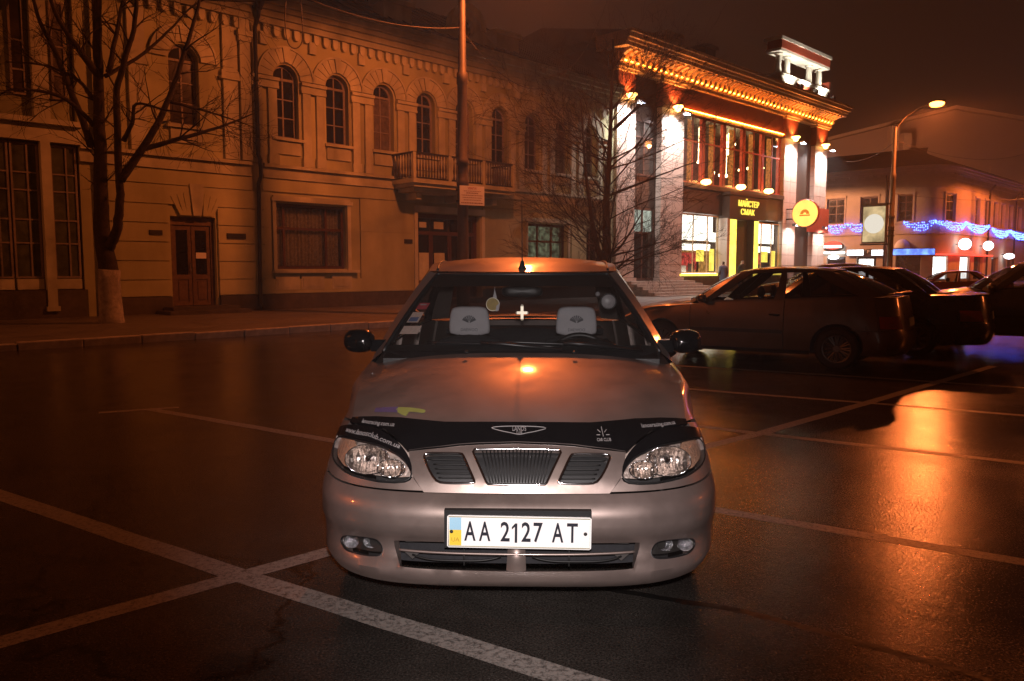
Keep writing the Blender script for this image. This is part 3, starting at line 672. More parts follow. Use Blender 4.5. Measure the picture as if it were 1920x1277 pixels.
for x in (29.0, 32.6, 35.8):
    MB().lathe([(.04, -.16), (.22, -.1), (.28, .0), (.2, .12), (0, .12)], 12, c=(x, -.15, 5.86)).obj('sconce', K['sconce'], S, True)
box('sill_band', (27.1, 37.95, -.06, .3, 5.5, 5.72), K['brown'], S)
rect_window(S, 23.15, 25.05, 5.8, 8.4, .26, [24.1], [7.6], .08, 'darkwood', 'glass')
# fascia, shopfront and entrance
box('fascia', (27.1, 31.1, .1, .5, 4.25, 5.5), K['brown'], S); box('fascia', (35.15, 37.95, .1, .5, 4.2, 5.5), K['brown'], S)
pt = MB().box(31.1, 35.15, -.35, .5, 4.1, 5.35).box(30.95, 35.3, -.45, .5, 5.35, 5.5).obj('portal_head', K['brown'], S)
for x in (31.0, 34.1): MB().box(x, x+.28, -.3, .4, .75, 4.1).obj('portal_post', K['stone'] if x < 32 else K['brown'], S)
def shop_window(u0, u1, z0, z1):
    w_ = rect_window(S, u0, u1, z0, z1, .15, [u0+(u1-u0)*.36, u0+(u1-u0)*.72], [], .06, 'gold', 'glass')
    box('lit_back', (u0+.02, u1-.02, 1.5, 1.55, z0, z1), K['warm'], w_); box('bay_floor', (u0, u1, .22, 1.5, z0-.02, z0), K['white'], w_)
    W_ = u1-u0
    for a, b in ((0, .27), (.28, .58), (.59, 1)): box('menu_lightbox', (u0+W_*a+.05, u0+W_*b-.02, .5, .56, z0+1.72, z1-.03), K['white'], w_)
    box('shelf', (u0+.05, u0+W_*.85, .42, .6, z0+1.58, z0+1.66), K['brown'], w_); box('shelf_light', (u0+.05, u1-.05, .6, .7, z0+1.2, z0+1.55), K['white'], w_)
    for k in range(4): box('display', (u0+W_*(.05+.19*k), u0+W_*(.19+.19*k), .9, 1.1, z0+.12+.05*(k % 2), z0+1.1), K['redlit'], w_)
    for k in range(3): box('packet', (u0+W_*(.1+.2*k), u0+W_*(.1+.2*k)+.3, .6, .8, z0+.02, z0+.3+.1*k), [K['redpanel'], K['whitewall'], K['brown']][k], w_)
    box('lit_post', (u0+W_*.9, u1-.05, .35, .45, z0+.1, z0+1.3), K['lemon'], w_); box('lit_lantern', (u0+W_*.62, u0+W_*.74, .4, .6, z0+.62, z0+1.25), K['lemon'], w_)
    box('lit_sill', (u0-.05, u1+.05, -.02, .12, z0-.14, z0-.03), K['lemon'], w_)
shop_window(27.0, 30.85, 1.15, 4.2); shop_window(34.45, 37.85, 1.15, 4.05)
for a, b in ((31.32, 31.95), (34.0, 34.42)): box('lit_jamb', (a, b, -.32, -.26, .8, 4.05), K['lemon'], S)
ed = rect_window(S, 32.05, 33.0, .8, 4.0, .3, [], [2.6], .07, 'darkwood', 'glass'); box('lit_hall', (32.0, 33.0, 2.0, 2.05, .8, 4.05), K['warm'], ed); box('hall_lamp', (32.2, 32.8, 1.2, 1.5, 2.9, 3.4), K['white'], ed)
box('door', (33.0, 34.1, .22, .32, .8, 4.05), K['darkwood'], S)
box('base_wall', (26.6, 37.95, .05, .4, 0, 1.0), K['plinth'], S); box('base_wall', (37.95, 44.2, -.05, .34, 0, .9), K['plinth'], S); box('base_wall', (21.45, 26.6, .02, .4, 0, .79), K['plinth'], S)
for k in range(6): box('step', (22.2, 27.6+.22*k, -.5-.32*k, .02 if k == 0 else -.5-.32*(k-1), .12, .79-.125*k), K['kerb'], S)
sd = rect_window(S, 23.12, 25.08, .8, 4.3, .3, [24.1], [3.1], .12, 'darkwood', 'glass'); box('lit_transom', (23.2, 25.0, .42, .44, 3.15, 4.2), K['pale'], sd)
box('inner_door', (23.2, 25.0, .6, .64, .8, 3.1), K['pane'], sd)
# signs
sg = at_street('shop_name_sign', 'glowing yellow two-line lettering over the shop entrance', 'sign', 33.1, -.36, 4.3)
text('lettering', 'МАЙСТЕР', .46, K['letters'], sg, lambda x, y, z: (x, -.03-z, y+.62), .02, width=2.25)
text('lettering', 'СМАК', .44, K['letters'], sg, lambda x, y, z: (x-.1, -.03-z, y+.17), .02, width=1.5)
rd = at_street('round_sign', 'round glowing yellow sign on a bracket at the shop corner', 'sign', 38.4, -1.2, 4.66); rd.rotation_euler = (0, 0, RAD(-45))
MB().lathe([(.0, -.09), (.80, -.09), (.84, -.05), (.84, .05), (.80, .09), (0, .09)], 36, 'y').obj('sign_box', K['redframe'], rd, 30)
MB().lathe([(0, -.10), (.78, -.10), (.78, -.094)], 36, 'y').obj('sign_face', K['signy'], rd)
MB().prism(arc(0, -.05, .28, 0, PI, 12)+arc(0, -.05, .10, PI, 0, 8), -.125, -.108).box(-.32, .32, -.125, -.108, -.16, -.08).obj('emblem', glow('orange_emblem', (1.0, .25, .03), .9), rd)
tubes('bracket', [(-.8, 0, .3), (-1.25, 0, .3)], .04, K['iron'], rd); tubes('bracket', [(-.8, 0, -.3), (-1.25, 0, -.3)], .04, K['iron'], rd)
box('red_board', (41.0, 44.1, -.14, -.1, 3.7, 5.25), K['redpanel'], S)
# rooftop belvedere
T = MB().box(37.1, 43.5, .2, .9, 11.75, 12.7).box(37.0, 43.6, .1, 1.0, 12.7, 12.82).obj('belvedere', K['whitewall'], S)
box('red_inset', (39.1, 41.0, .14, .19, 11.98, 12.55), K['redpanel'], T)
for x in (37.5, 38.6, 41.5, 42.9):
    for y in (.55,): MB().lathe([(.24, 12.82), (.24, 12.95), (.19, 13.0), (.165, 13.9), (.24, 13.96), (.24, 14.05)], 14, c=(x, y, 0)).obj('belvedere_column', K['whitewall'], T, 40)
box('belvedere_soffit', (36.98, 43.52, .13, 1.1, 14.05, 14.2), K['whitewall'], T); box('red_band', (37.0, 43.5, .10, 1.0, 14.2, 14.66), K['redpanel'], T)
box('belvedere_cornice', (36.9, 43.6, .04, 1.2, 14.66, 14.84), K['whitewall'], T)
for x in (38.2, 40.1, 42.6):
    f_ = MB().box(x-.16, x+.16, -.66, -.46, 12.0, 12.2).obj('floodlight', K['steel'], T); spot(S, (x-.8, -1.12, 12.08), (0, .75, .8), 330, (1, .92, .75), 110, .06, .6)
MB().box(43.9, 44.1, .3, 1.2, 11.8, 13.4).obj('red_fin', K['redpanel'], T)
T.location = (-.8, -.6, -.22)
rebase(S, 33, 0)

# ------------------------------------------------------------------ corner house across the side street, rounded at the corner
Cb = at_street('corner_house', 'pale two-storey corner house with rounded corner and blue garlands', 'building')
CU, CR = 68.0, 3.0
def csurf(c, z, off=0.):
    if c < 0: return (CU-off, CR-c, z)
    if c < CR*PI/2:
        a = c/CR; return (CU+CR-(CR+off)*math.cos(a), CR-(CR+off)*math.sin(a), z)
    return (CU+CR+(c-CR*PI/2), -off, z)
K.update(cwall=mat('grey_beige_render', (.47, .39, .31), .8, var=.12, scale=.8, bump=.1, bscale=20, dirt=.25), ctrim=mat('beige_trim', (.44, .36, .28), .8, var=.1),
         bluebulb=glow('blue_bulb', (.05, .11, 1.0), 15), whitesign=glow('white_sign_face', (.92, .96, 1.0), 3.2), bluesign=glow('blue_sign_face', (.12, .25, 1.0), 2.2, .5, 2),
         redneon=glow('red_neon', (1.0, .05, .03), 3.5), globe=glow('globe_lamp', (.93, .95, 1.0), 5), panelwhite=glow('lit_shop_front', (1.0, .97, .9), 3.2, .3, 4))
cw = [(-21, -19.6), (-17.8, -16.3), (-14.4, -12.9), (-10.9, -9.3), (-7.35, -5.7), (-4.2, -2.65), (-.9, .35), (3.2, 4.6), (10.5, 12.0), (13.6, 15.3), (16.6, 18.2), (19.4, 20.9), (22.4, 23.9), (26, 27.6), (30, 31.6), (34, 35.6)]
low = [(-7.2, -5.4), (-4.4, -2.6), (-.9, 1.2), (2.2, 3.7), (6.7, 9.6), (11, 14), (17, 19.5), (23, 26)]
panel('wall', [(-30, 0), (60, 0), (60, 10.0), (-30, 10.0)], lambda a, b: csurf(a, b), K['cwall'], Cb, [[(a, 5.65), (b, 5.65), (b, 8.0), (a, 8.0)] for a, b in cw]+[[(a, .4), (b, .4), (b, 2.55), (a, 2.55)] for a, b in low], .7, .35, flip=1, smooth=30)
def crun(name, c0, c1, z0, z1, off, m, parent, step=.6, inn=.02):
    n = max(1, int((c1-c0)/step)); V = []; F = []
    for i in range(n+1):
        c = c0+(c1-c0)*i/n; V += [csurf(c, z0, -inn), csurf(c, z0, off), csurf(c, z1, off), csurf(c, z1, -inn)]
        if i:
            k = 4*i; F += [(k-4+j, k+j, k+(j+1) % 4, k-4+(j+1) % 4) for j in range(4)]
    F += [(0, 1, 2, 3), (4*n+3, 4*n+2, 4*n+1, 4*n)]
    return MB().add(V, F).obj(name, m, parent)
for z0, z1, d in ((4.5, 4.62, .1), (4.62, 5.4, .05), (5.4, 5.52, .14), (8.6, 8.7, .08), (9.3, 9.45, .06), (9.9, 10.1, .15), (10.1, 10.3, .32), (10.3, 10.45, .5)):
    crun('moulding', -29.9, 59.9, z0+.003, z1-.003, d, K['ctrim'], Cb)
for c in [-28+.7*i for i in range(110)]: crun('dentil', c, c+.3, 9.72, 9.88, .12, K['ctrim'], Cb)
for a, b in cw:
    w_ = crun('window', a+.04, b-.04, 5.68, 7.96, -.2, K['darkwood'], Cb, .4, .27)
    for c0, c1 in ((a+.12, (a+b)/2-.05), ((a+b)/2+.05, b-.12)):
        for z0, z1 in ((5.78, 6.55), (6.62, 7.3), (7.38, 7.88)): crun('pane', c0, c1, z0, z1, -.185, K['pane'], w_, .4, .2)
    crun('surround', a-.16, b+.16, 8.05, 8.2, .12, K['ctrim'], w_); crun('surround', a-.15, a-.02, 5.6, 8.05, .06, K['ctrim'], w_); crun('surround', b+.02, b+.15, 5.6, 8.05, .06, K['ctrim'], w_)
for a, b in low:
    w_ = crun('shop_window', a+.02, b-.02, .45, 2.5, -.22, K['pane'], Cb, .4, .3)
crun('lit_front', 2.3, 3.6, .5, 2.45, -.12, K['panelwhite'], Cb, .4, .2); crun('lit_front', 6.8, 9.3, .5, 2.45, -.12, K['panelwhite'], Cb, .4, .2); crun('lit_front', -4.2, -2.9, .5, 2.3, -.12, K['panelwhite'], Cb, .4, .2)
V = [csurf(c, z, o) for z, o in ((10.46, .5), (12.6, -4.5)) for c in [-30+i*1.0 for i in range(91)]]
MB().add(V, [(i, i+1, i+92, i+91) for i in range(90)]).obj('roof', K['roof'], Cb)
MB().add([csurf(-30, 12.6, -4.5), csurf(60, 12.6, -4.5), (131, 20, 12.0), (80, 36, 12.0)], [(0, 1, 2, 3)]).obj('roof_top', K['roof'], Cb)
box('inner_mass', (72, 125, 4.2, 34, 0, 9.9), K['cwall'], Cb)
for c in (14.9, 24.9): tubes('drainpipe', [csurf(c+.8, 9.6, .3), csurf(c, 9.0, .12), csurf(c, .3, .12)], .09, K['iron'], Cb, 6)
tubes('drainpipe', [csurf(-1.9, 9.8, .3), csurf(-1.9, 9.3, .1), csurf(-1.9, .3, .1)], .08, K['iron'], Cb, 6)
rebase(Cb, 75, 5)
def swag(c0, c1, z, dip, label, n=4):
    """festoon of tiny blue bulbs on a cable, three rows deep"""
    t = at_street('light_garland', label, 'garland', 0, 0, 0, 'blue festoons on the corner house')
    cab = MB(); bul = MB(); k = int((c1-c0)/.13)
    for row in range(n):
        path = []
        for i in range(k+1):
            f = i/k; zz = z-dip*4*f*(1-f)*(.25+.75*row/(n-1)) - .055*row*abs(2*f-1)
            p = csurf(c0+(c1-c0)*f, zz, .28); path.append(p)
            if random.random() < .75: bul.ball((p[0]+random.uniform(-.03, .03), p[1], p[2]+random.uniform(-.06, .06)), .048, 6, 4)
        cab.tube(path, .008, 4)
    cab.obj('cable', K['iron'], t); tag(bul.obj('bulb', K['bluebulb'], t), kind='stuff')
    return t
for i, (a, b, lab) in enumerate(((-7.4, -5.2, 'swag of blue bulbs by the red oval sign on the corner house'), (-5.1, -3.5, 'short swag of blue bulbs behind the banner light box'), (-.2, 2.1, 'swag of blue bulbs over the long blue sign'),
        (2.2, 7.0, 'swag of blue bulbs round the rounded house corner'), (7.0, 14.5, 'dense swag of blue bulbs past the corner globe lamps'), (15.5, 22.5, 'swag of blue bulbs beyond the downpipe of the corner house'), (22.5, 31, 'farthest swag of blue bulbs along the orange-lit front'))):
    swag(a, b, 5.62 if i < 5 else 5.4, .8, lab)
def csign(name, label, c0, c1, z0, z1, m, off=.35, th=.18, cat='sign', frame='iron'):
    t = at_street(name, label, cat); crun('sign_case', c0, c1, z0, z1, off-.02, K[frame], t, .4, -off+th); crun('sign_face', c0+.04, c1-.04, z0+.04, z1-.04, off, m, t, .4, -off+.02); return t
t = at_street('oval_sign', 'red and white oval lit sign over the corner house shop', 'sign')
n_ = [(-6.55+1.0*math.cos(2*PI*i/24), 3.5+.5*math.sin(2*PI*i/24)) for i in range(24)]
panel('sign_case', n_, lambda a, b: csurf(a, b, .30), K['iron'], t, (), .3, .2); panel('sign_face', [(-6.55+.85*math.cos(2*PI*i/20), 3.62+.36*math.sin(2*PI*i/20)) for i in range(20)], lambda a, b: csurf(a, b, .32), K['redneon'], t, (), .3, .01)
crun('white_band', -7.4, -5.7, 3.38, 3.62, .35, K['whitesign'], t); crun('light_bar', -7.6, -5.5, 2.84, 3.02, .32, K['whitesign'], t)
MB().ball(csurf(-6.4, 2.5, .4), (.5, .5, .22), 12, 7).obj('lamp', K['globe'], t)
csign('lit_sign', 'white lit sign board left of the parking sign', -5.2, -3.6, 2.6, 3.2, K['whitesign']); csign('lit_sign', 'white lit sign board right of the parking sign', -2.96, -1.86, 2.58, 3.16, K['whitesign'])
t = csign('parking_sign', 'small dark sign with a white letter P between lit signs', -3.45, -2.98, 2.7, 3.2, K['black']); text('letter', 'P', .42, K['sign'], t, lambda x, y, z: csurf(-3.21+x, 2.95+y, .37+z), .01)
csign('lit_sign', 'long blue lit sign board on the corner house', -1.1, 2.2, 2.6, 3.2, K['bluesign'])
t = at_street('neon_sign', 'red neon canopy sign with illegible lettering at the rounded corner', 'sign')
crun('canopy', 2.4, 14.6, 2.62, 2.72, .7, K['redneon'], t)
m = MB(); c = 4.4
while c < 8.6:
    h = random.uniform(.16, .26); m.tube([csurf(c, 2.8, .6), csurf(c+.03, 2.8+h, .6), csurf(c+.2, 2.8+h*random.uniform(.5, 1), .6), csurf(c+.22, 2.8, .6)], .03, 4); c += .34
m.obj('neon_stroke', K['redneon'], t)
for c, r, lab in ((5.2, .52, 'large round white globe lamp above the red neon canopy'), (12.6, .45, 'round white globe lamp on the orange-lit front')):
    t = at_street('globe_lamp', lab, 'lamp'); p = csurf(c, 3.6, .75); MB().ball(p, r, 16, 10).obj('globe', K['globe'], t, True); tubes('bracket', [csurf(c, 3.6, -.05), csurf(c, 3.6, .5)], .04, K['iron'], t)
t = at_street('wall_floodlight', 'white floodlight on the front of the corner house', 'lamp'); p = csurf(20.6, 2.7, .7); MB().ball(p, (.6, .5, .3), 12, 8).obj('lamp_face', K['globe'], t); tubes('bracket', [csurf(20.6, 2.9, -.05), csurf(20.6, 2.9, .5)], .05, K['iron'], t)
t = at_street('awning', 'pale arched awning beside the blue sign', 'awning')
MB().grid(lambda a, b: csurf(-1.0+.65*(1-math.cos(PI*a)), 3.25+.8*math.sin(PI*a)*math.cos(b*PI/2), .05+.8*math.sin(b*PI/2)*math.sin(PI*a)), 14, 6).obj('canopy', K['whitewall'], t, True)

# ------------------------------------------------------------------ large hall far behind
Hb = thing('great_hall', 'distant large building with a broad pale gable', 'building', (75, 137, 0), 0)
K['pale_roof'] = mat('pale_metal_roof', (.34, .27, .23), .7, var=.1, scale=.1)
MB().prism([(-36, 0), (36, 0), (36, 22.6), (0, 28.3), (-36, 19.4)], 0, 34).obj('wall', K['pale_roof'], Hb)
MB().prism([(-37, 19.3), (0, 28.4), (37, 22.5), (37, 23.0), (0, 28.95), (-37, 19.8)], -.8, 35).obj('roof_edge', K['ctrim'], Hb)
for i in range(11): box('seam', (-33+i*6.6, -32.8+i*6.6, -.12, .05, 0, 18.8+.01*i), K['ctrim'], Hb)
for x in (-13.2, -11.2): MB().box(x, x+1.3, -6, -4.6, 9, 24.5-.6*(x+13)).obj('chimney', K['ctrim'], Hb)
fl2 = at_street('hall_fill_lamp', 'floodlight behind the corner house roof aimed at the great hall', 'lamp', 92, 16, 12.7); MB().box(-.4, .4, -.2, .2, .0, .5).obj('fill_lamp_case', K['iron'], fl2)  # added lamp, hidden from view, only there to brighten the hall
spot(fl2, (.5, 0, .7), (1, .11, .06), 28000, (1.0, .34, .15), 120, .3, .6)

# ------------------------------------------------------------------ street lamps along the kerb
K.update(lampglow=glow('sodium_bowl', (1.0, .30, .045), 16), lamphead=mat('lamp_head', (.16, .14, .12), .5, .3))
def street_lamp(label, u, v, power, out=(0, -1), arm=1.5, h=8.75, ring=True, base=True):
    t = at_street('street_lamp', label, 'street lamp', u, v, .1, 'street lamps along the pavement')
    p = MB().lathe([(.18, 0), (.18, .9), (.15, 1.0), (.14, 3.4)] + ([(.16, 3.45), (.16, 3.55), (.135, 3.6), (.135, 3.95), (.16, 4.0), (.16, 4.1), (.13, 4.15), (.125, 6.0), (.145, 6.05), (.145, 6.3), (.11, 6.35)] if ring else [(.13, 6.2)])+[(.085, h), (.0, h+.02)], 16)
    p.obj('pole', K['pole'], t, 40)
    ox, oy = out; pa = [(0, 0, h-.3), (ox*.15, oy*.15, h+.05), (ox*arm*.4, oy*arm*.4, h+.55), (ox*arm, oy*arm, h+.92), (ox*(arm+.25), oy*(arm+.25), h+.98)]
    tubes('arm', smooth_loop(pa, 4, False), .042, K['pole'], t, 8)
    hx, hy, hz = ox*(arm+.45), oy*(arm+.45), h+.98
    m = MB(); m.ball((0, 0, 0), (.42, .17, .11), 18, 10); hd = m.obj('lamp_head', K['lamphead'], t, True, (hx, hy, hz+.05), (0, 0, math.atan2(oy, ox)))
    gb = MB().ball((0, 0, 0), (.36, .22, .17), 16, 8).obj('lamp_bowl', K['lampglow'], t, True, (hx, hy, hz-.05), (0, 0, math.atan2(oy, ox)))
    for zz in ((3.0, 3.3) if ring else ()): MB().lathe([(.165, zz), (.185, zz+.01), (.185, zz+.05), (.165, zz+.06)], 14).obj('clamp_band', K['iron'], t)
    l = D.lights.new('sodium_light', 'SPOT'); l.energy = power*1.9; l.color = SODIUM; l.shadow_soft_size = .13; l.spot_size = RAD(176); l.spot_blend = .12
    lo = D.objects.new('sodium_light', l); COL.objects.link(lo); lo.parent = t; lo.location = (hx, hy, hz-.26)
    return t
LB = street_lamp('banded street lamp carrying the white notice board', 6.5, -6.6, 1600, out=(.34, -.94))
LA = street_lamp('street lamp with a glowing light box, by the floodlit shop', 37.0, -6.6, 2500, out=(.05, -1), ring=True)
street_lamp('street lamp down the pavement from the glazed house', -24.0, -6.6, 1500)
street_lamp('street lamp farther up the road past the corner house', 76.0, -6.6, 6500)
ss = street_lamp('street lamp in the side street behind the shop', 57.0, 14.0, 8000, out=(1, 0))  # added out of sight to lighten the corner house's left front
for c_ in ss.children:
    if c_.type == 'LIGHT': c_.data.color = (1.0, .40, .19)
street_lamp('street lamp across the square, opposite the floodlit shop', 30.0, -46.0, 1300, out=(0, 1))

nb = at_street('notice_board', 'white notice board with red print strapped to the banded lamp post', 'notice', 6.62, -6.83, 3.02)
nb.rotation_euler = (0, 0, RAD(30))
MB().box(-.36, .36, -.012, .012, 0, .5).obj('board', K['sign'], nb)
text('heading', 'УВАГА!', .075, K['red_ink'], nb, lambda x, y, z: (x, -.0135-z, y+.435), .0008)
random.seed(5)
m = MB()
for r, (z, hw, th) in enumerate(((.365, .25, .012), (.315, .17, .02), (.255, .31, .015), (.195, .28, .013), (.135, .25, .013), (.06, .32, .022))):
    x = -hw
    while x < hw:
        wd = random.uniform(.02, .06); m.box(x, min(hw, x+wd), -.0145, -.012, z-th/2, z+th/2); x += wd+.012
m.obj('print_line', K['brown_ink'], nb)
lx = at_street('light_box', 'glowing cream advertising light box on the lamp post by the shop', 'light box', 36.9, -6.6, 2.75); lx.rotation_euler = (0, 0, RAD(-45))
MB().box(-1.45, -.2, -.11, .11, 0, 2.05).box(-1.52, -.1, -.13, .13, 2.05, 2.13).box(-1.52, -.1, -.13, .13, -.1, -.02).obj('case', K['pole'], lx)
box('face', (-1.4, -.25, -.125, -.112, .08, 1.97), glow('cream_lit_face', (1.0, .74, .38), .55, .4, 2), lx)
MB().lathe([(0, -.14), (.48, -.14), (.52, -.128)], 24, 'y', (-.82, 0, 1.05)).obj('disc', glow('white_disc', (1, .93, .78), .85), lx)
# overhead wires
def wire(label, a, b, sag, n=16, r=.014):
    A, B = Vector(street(*a)), Vector(street(*b))
    pts = [A+(B-A)*i/n-Vector((0, 0, sag*4*(i/n)*(1-i/n))) for i in range(n+1)]
    o = MB().tube(pts, r, 5).obj('overhead_wire', K['pole'], None, True); tag(o, label, 'wire', 'overhead wires'); return o
wire('overhead wire from the ochre house wall to the banded lamp post', (-3.6, -4.5, 7.6), (1.9, -6.6, 7.25), .5)
wire('overhead wire running on to the banded lamp post', (1.9, -6.6, 7.25), (6.45, -6.6, 7.55), .22)
wire('overhead wire from the banded lamp post to the eaves', (6.5, -6.5, 7.6), (15.6, -1.0, 8.35), .5)
wire('short drooping wire between the eaves and the bare tree', (13.3, -3.6, 8.0), (15.9, -4.0, 11.2), .7)
wire('overhead wire from the shop corner to the light box lamp post', (44.5, -1.0, 8.3), (37.0, -6.5, 8.0), .3)
wire('overhead wire crossing the side street above the roofs', (37.0, -6.5, 8.2), (80, -4, 12.5), 1.0)
wire('overhead wire across the corner house front', (37.0, -6.5, 5.4), (84, -5, 8.6), .5)
lp = at_street('hanging_cable_loop', 'loop of cable hanging from the overhead wire', 'cable', 1.6, -6.6, 6.0)
tubes('cable', smooth_loop([(-.1, 0, 1.2), (-.14, 0, .6), (-.08, 0, .2), (.1, 0, .12), (.26, 0, .3), (.27, 0, .8), (.24, 0, 1.18)], 4, False), .012, K['pole'], lp, 5)

# ------------------------------------------------------------------ bare trees
def twigs(mb, p, d, ln, r, lev, maxlev, seg=5, droop=.0, ang=(.35, .8), kids=(3, 5), shrink=(.5, .72)):
    pts = [p.copy()]; rad = [r]; dd = d.copy()
    for i in range(seg):
        dd = (dd+Vector((random.gauss(0, .13), random.gauss(0, .13), random.gauss(0, .11)-droop+.05))).normalized()
        pts.append(pts[-1]+dd*ln/seg); rad.append(max(.0035, r*(1-(i+1)/seg*.75)))
    mb.tube(pts, rad, 7 if r > .06 else (5 if r > .02 else 3), cap=False)
    if lev >= maxlev: return
    for k in range(random.randint(*kids)):
        f = random.uniform(.25, 1.0); i = min(seg-1, int(f*seg)); q = pts[i].lerp(pts[i+1], f*seg-i)
        ax = dd.orthogonal().normalized(); ax.rotate(Matrix.Rotation(random.uniform(0, 2*PI), 3, dd))
        nd = (pts[i+1]-pts[i]).normalized(); nd.rotate(Matrix.Rotation(random.uniform(*ang), 3, ax))
        twigs(mb, q, nd, ln*random.uniform(*shrink), max(.005, rad[i]*.55), lev+1, maxlev, max(3, seg-1), droop, ang, kids, shrink)
# tree before the ochre house: limbs laid out one by one, offsets are metres from the foot
random.seed(21)
ta = at_street('bare_tree', 'bare tree with whitewashed foot in front of the ochre house', 'tree', -1.11, -2.98, .1, 'bare street trees'); ta.rotation_euler = (0, 0, 0)
def px(x, y, d=0.): return ((x/1.996-213)/1480*18.35*(1+d/18.35), d, (612-y/1.996)/1480*18.35*(1+d/18.35)*.997+.0)
limbs = [([(425, 1040, 0), (405, 900, 0), (403, 760, .02), (402, 560, .1), (400, 330, .2), (402, 120, .25), (405, -160, .4), (400, -420, .5)], .225, .05),
         ([(425, 945, -.02), (470, 880, -.15), (490, 800, -.25), (502, 680, -.3), (520, 400, -.5), (560, 270, -.6), (600, 150, -.6), (650, -60, -.8), (690, -300, -1.0)], .13, .03),
         ([(500, 690, -.3), (580, 570, -.1), (640, 430, .2), (700, 240, .4), (745, 60, .6), (790, -160, .8)], .11, .02),
         ([(575, 580, -.1), (700, 540, .5), (800, 505, .9), (885, 465, 1.2)], .07, .012), ([(530, 545, -.4), (600, 480, -.8), (645, 408, -1.1), (790, 425, -1.5), (925, 435, -1.8)], .06, .01),
         ([(372, 570, .1), (300, 450, .5), (200, 260, .9), (110, 120, 1.3), (50, -60, 1.7), (0, -260, 2.0)], .10, .02),
         ([(385, 500, .1), (330, 400, -.4), (240, 360, -.9), (170, 370, -1.2), (95, 470, -1.4)], .06, .008), ([(380, 400, .1), (300, 340, .5), (150, 295, 1.0), (-20, 285, 1.4)], .06, .012),
         ([(405, 330, .2), (380, 230, -.3), (340, 90, -.8), (325, -120, -1.1)], .10, .02), ([(425, 325, .2), (520, 250, .8), (600, 160, 1.2), (680, 75, 1.5), (770, 60, 2.0)], .05, .01),
         ([(440, 310, .2), (455, 150, .5), (470, 0, .8), (500, -200, 1.1)], .07, .015), ([(640, 410, .2), (760, 460, .8), (880, 515, 1.2)], .05, .008)]
tr = MB(); cr = MB()
for pts, r0, r1 in limbs:
    P_ = smooth_loop([px(*q) for q in pts], 5, False); n = len(P_)
    P_ = [(x+random.gauss(0, .008), y+random.gauss(0, .008), z) for x, y, z in P_]
    rad = [r0+(r1-r0)*(i/(n-1))**.75 for i in range(n)]
    if r0 > .25: rad = [r*(1+.18*math.exp(-abs(i-8)/3.0)) for i, r in enumerate(rad)]
    tr.tube(P_, rad, 12 if r0 > .15 else 8)
    for k in range(int(12+r0*25)):
        i = random.randint(n//4, n-2); d = (Vector(P_[i+1])-Vector(P_[i])).normalized()
        ax = d.orthogonal().normalized(); ax.rotate(Matrix.Rotation(random.uniform(0, 2*PI), 3, d)); d.rotate(Matrix.Rotation(random.uniform(.5, 1.2), 3, ax))
        twigs(cr, Vector(P_[i]), d, random.uniform(.5, 1.25), min(.022, rad[i]*.45), 0, 2, 5, .04, (.3, .9), (2, 4))
tr.obj('trunk', K['bark'], ta, True); cr.obj('crown', K['bark'], ta, True)
ft = [px(425, 1245), px(424, 1200), px(422, 1120), px(421, 1060), px(424, 1020)]
MB().tube(ft, [.31, .265, .245, .238, .24], 14).obj('whitewashed_foot', K['lime'], ta, True)
# tree before the shop building: a dense rounded broom of upright twigs
random.seed(33)
tb = at_street('bare_tree', 'dense bare tree with upright twigs between the ochre house and the shop', 'tree', 15.7, -4.1, .1, 'bare street trees'); tb.rotation_euler = (0, 0, 0)
tr = MB(); cr = MB()
stem = smooth_loop([(0, 0, -.1), (.02, 0, .9), (.05, 0, 2.2), (.02, .05, 3.6), (.1, 0, 5.2), (.16, 0, 7.0), (.2, 0, 9.5)], 5, False)
tr.tube(stem, [.25*(1-.9*(i/(len(stem)-1))**.8)+.012 for i in range(len(stem))], 10)
st2 = smooth_loop([(.02, 0, 1.1), (-.35, -.1, 2.2), (-.6, -.15, 3.6), (-.8, -.1, 5.2), (-.95, 0, 7.4)], 5, False); tr.tube(st2, [.13*(1-.88*i/(len(st2)-1)) for i in range(len(st2))], 8)
for k in range(66):
    z = random.uniform(1.5, 8.2) if k > 6 else 1.4+.22*k; i = min(len(stem)-2, int(z/9.6*len(stem)))
    a = random.uniform(0, 2*PI); el = random.uniform(.15, .85); d = Vector((math.cos(a)*math.cos(el), math.sin(a)*math.cos(el), math.sin(el)))
    L_ = (1.5+2.3*math.sin(PI*min(1, (z-.4)/8.6)))*random.uniform(.7, 1.2)
    twigs(tr if k < 7 else cr, Vector(stem[i]), d, L_, (.05 if k < 16 else .028)*random.uniform(.7, 1.3), 0, 3, 7, .03, (.25, .75), (4, 6), (.42, .62))
tr.obj('trunk', K['bark'], tb, True); cr.obj('crown', K['bark'], tb, True)

# ------------------------------------------------------------------ cars: a body surface wrapped round nose, flank and tail
def herm(pts):
    xs=[p[0] for p in pts]; ys=[p[1] for p in pts]; n=len(xs)
    d=[(ys[i+1]-ys[i])/(xs[i+1]-xs[i]) for i in range(n-1)]
    m=[d[0]]+[0 if d[i-1]*d[i]<=0 else 2*d[i-1]*d[i]/(d[i-1]+d[i]) for i in range(1,n-1)]+[d[-1]]
    def f(x):
        if x<=xs[0]: return ys[0]
        if x>=xs[-1]: return ys[-1]
        i=0
        while xs[i+1]<x: i+=1
        h=xs[i+1]-xs[i]; t=(x-xs[i])/h
        return ((1+2*t)*(1-t)**2*ys[i]+t*(1-t)**2*h*m[i]+t*t*(3-2*t)*ys[i+1]+t*t*(t-1)*h*m[i+1])
    return f
def sstep(a,b,x):
    t=max(0,min(1,(x-a)/(b-a))); return t*t*(3-2*t)
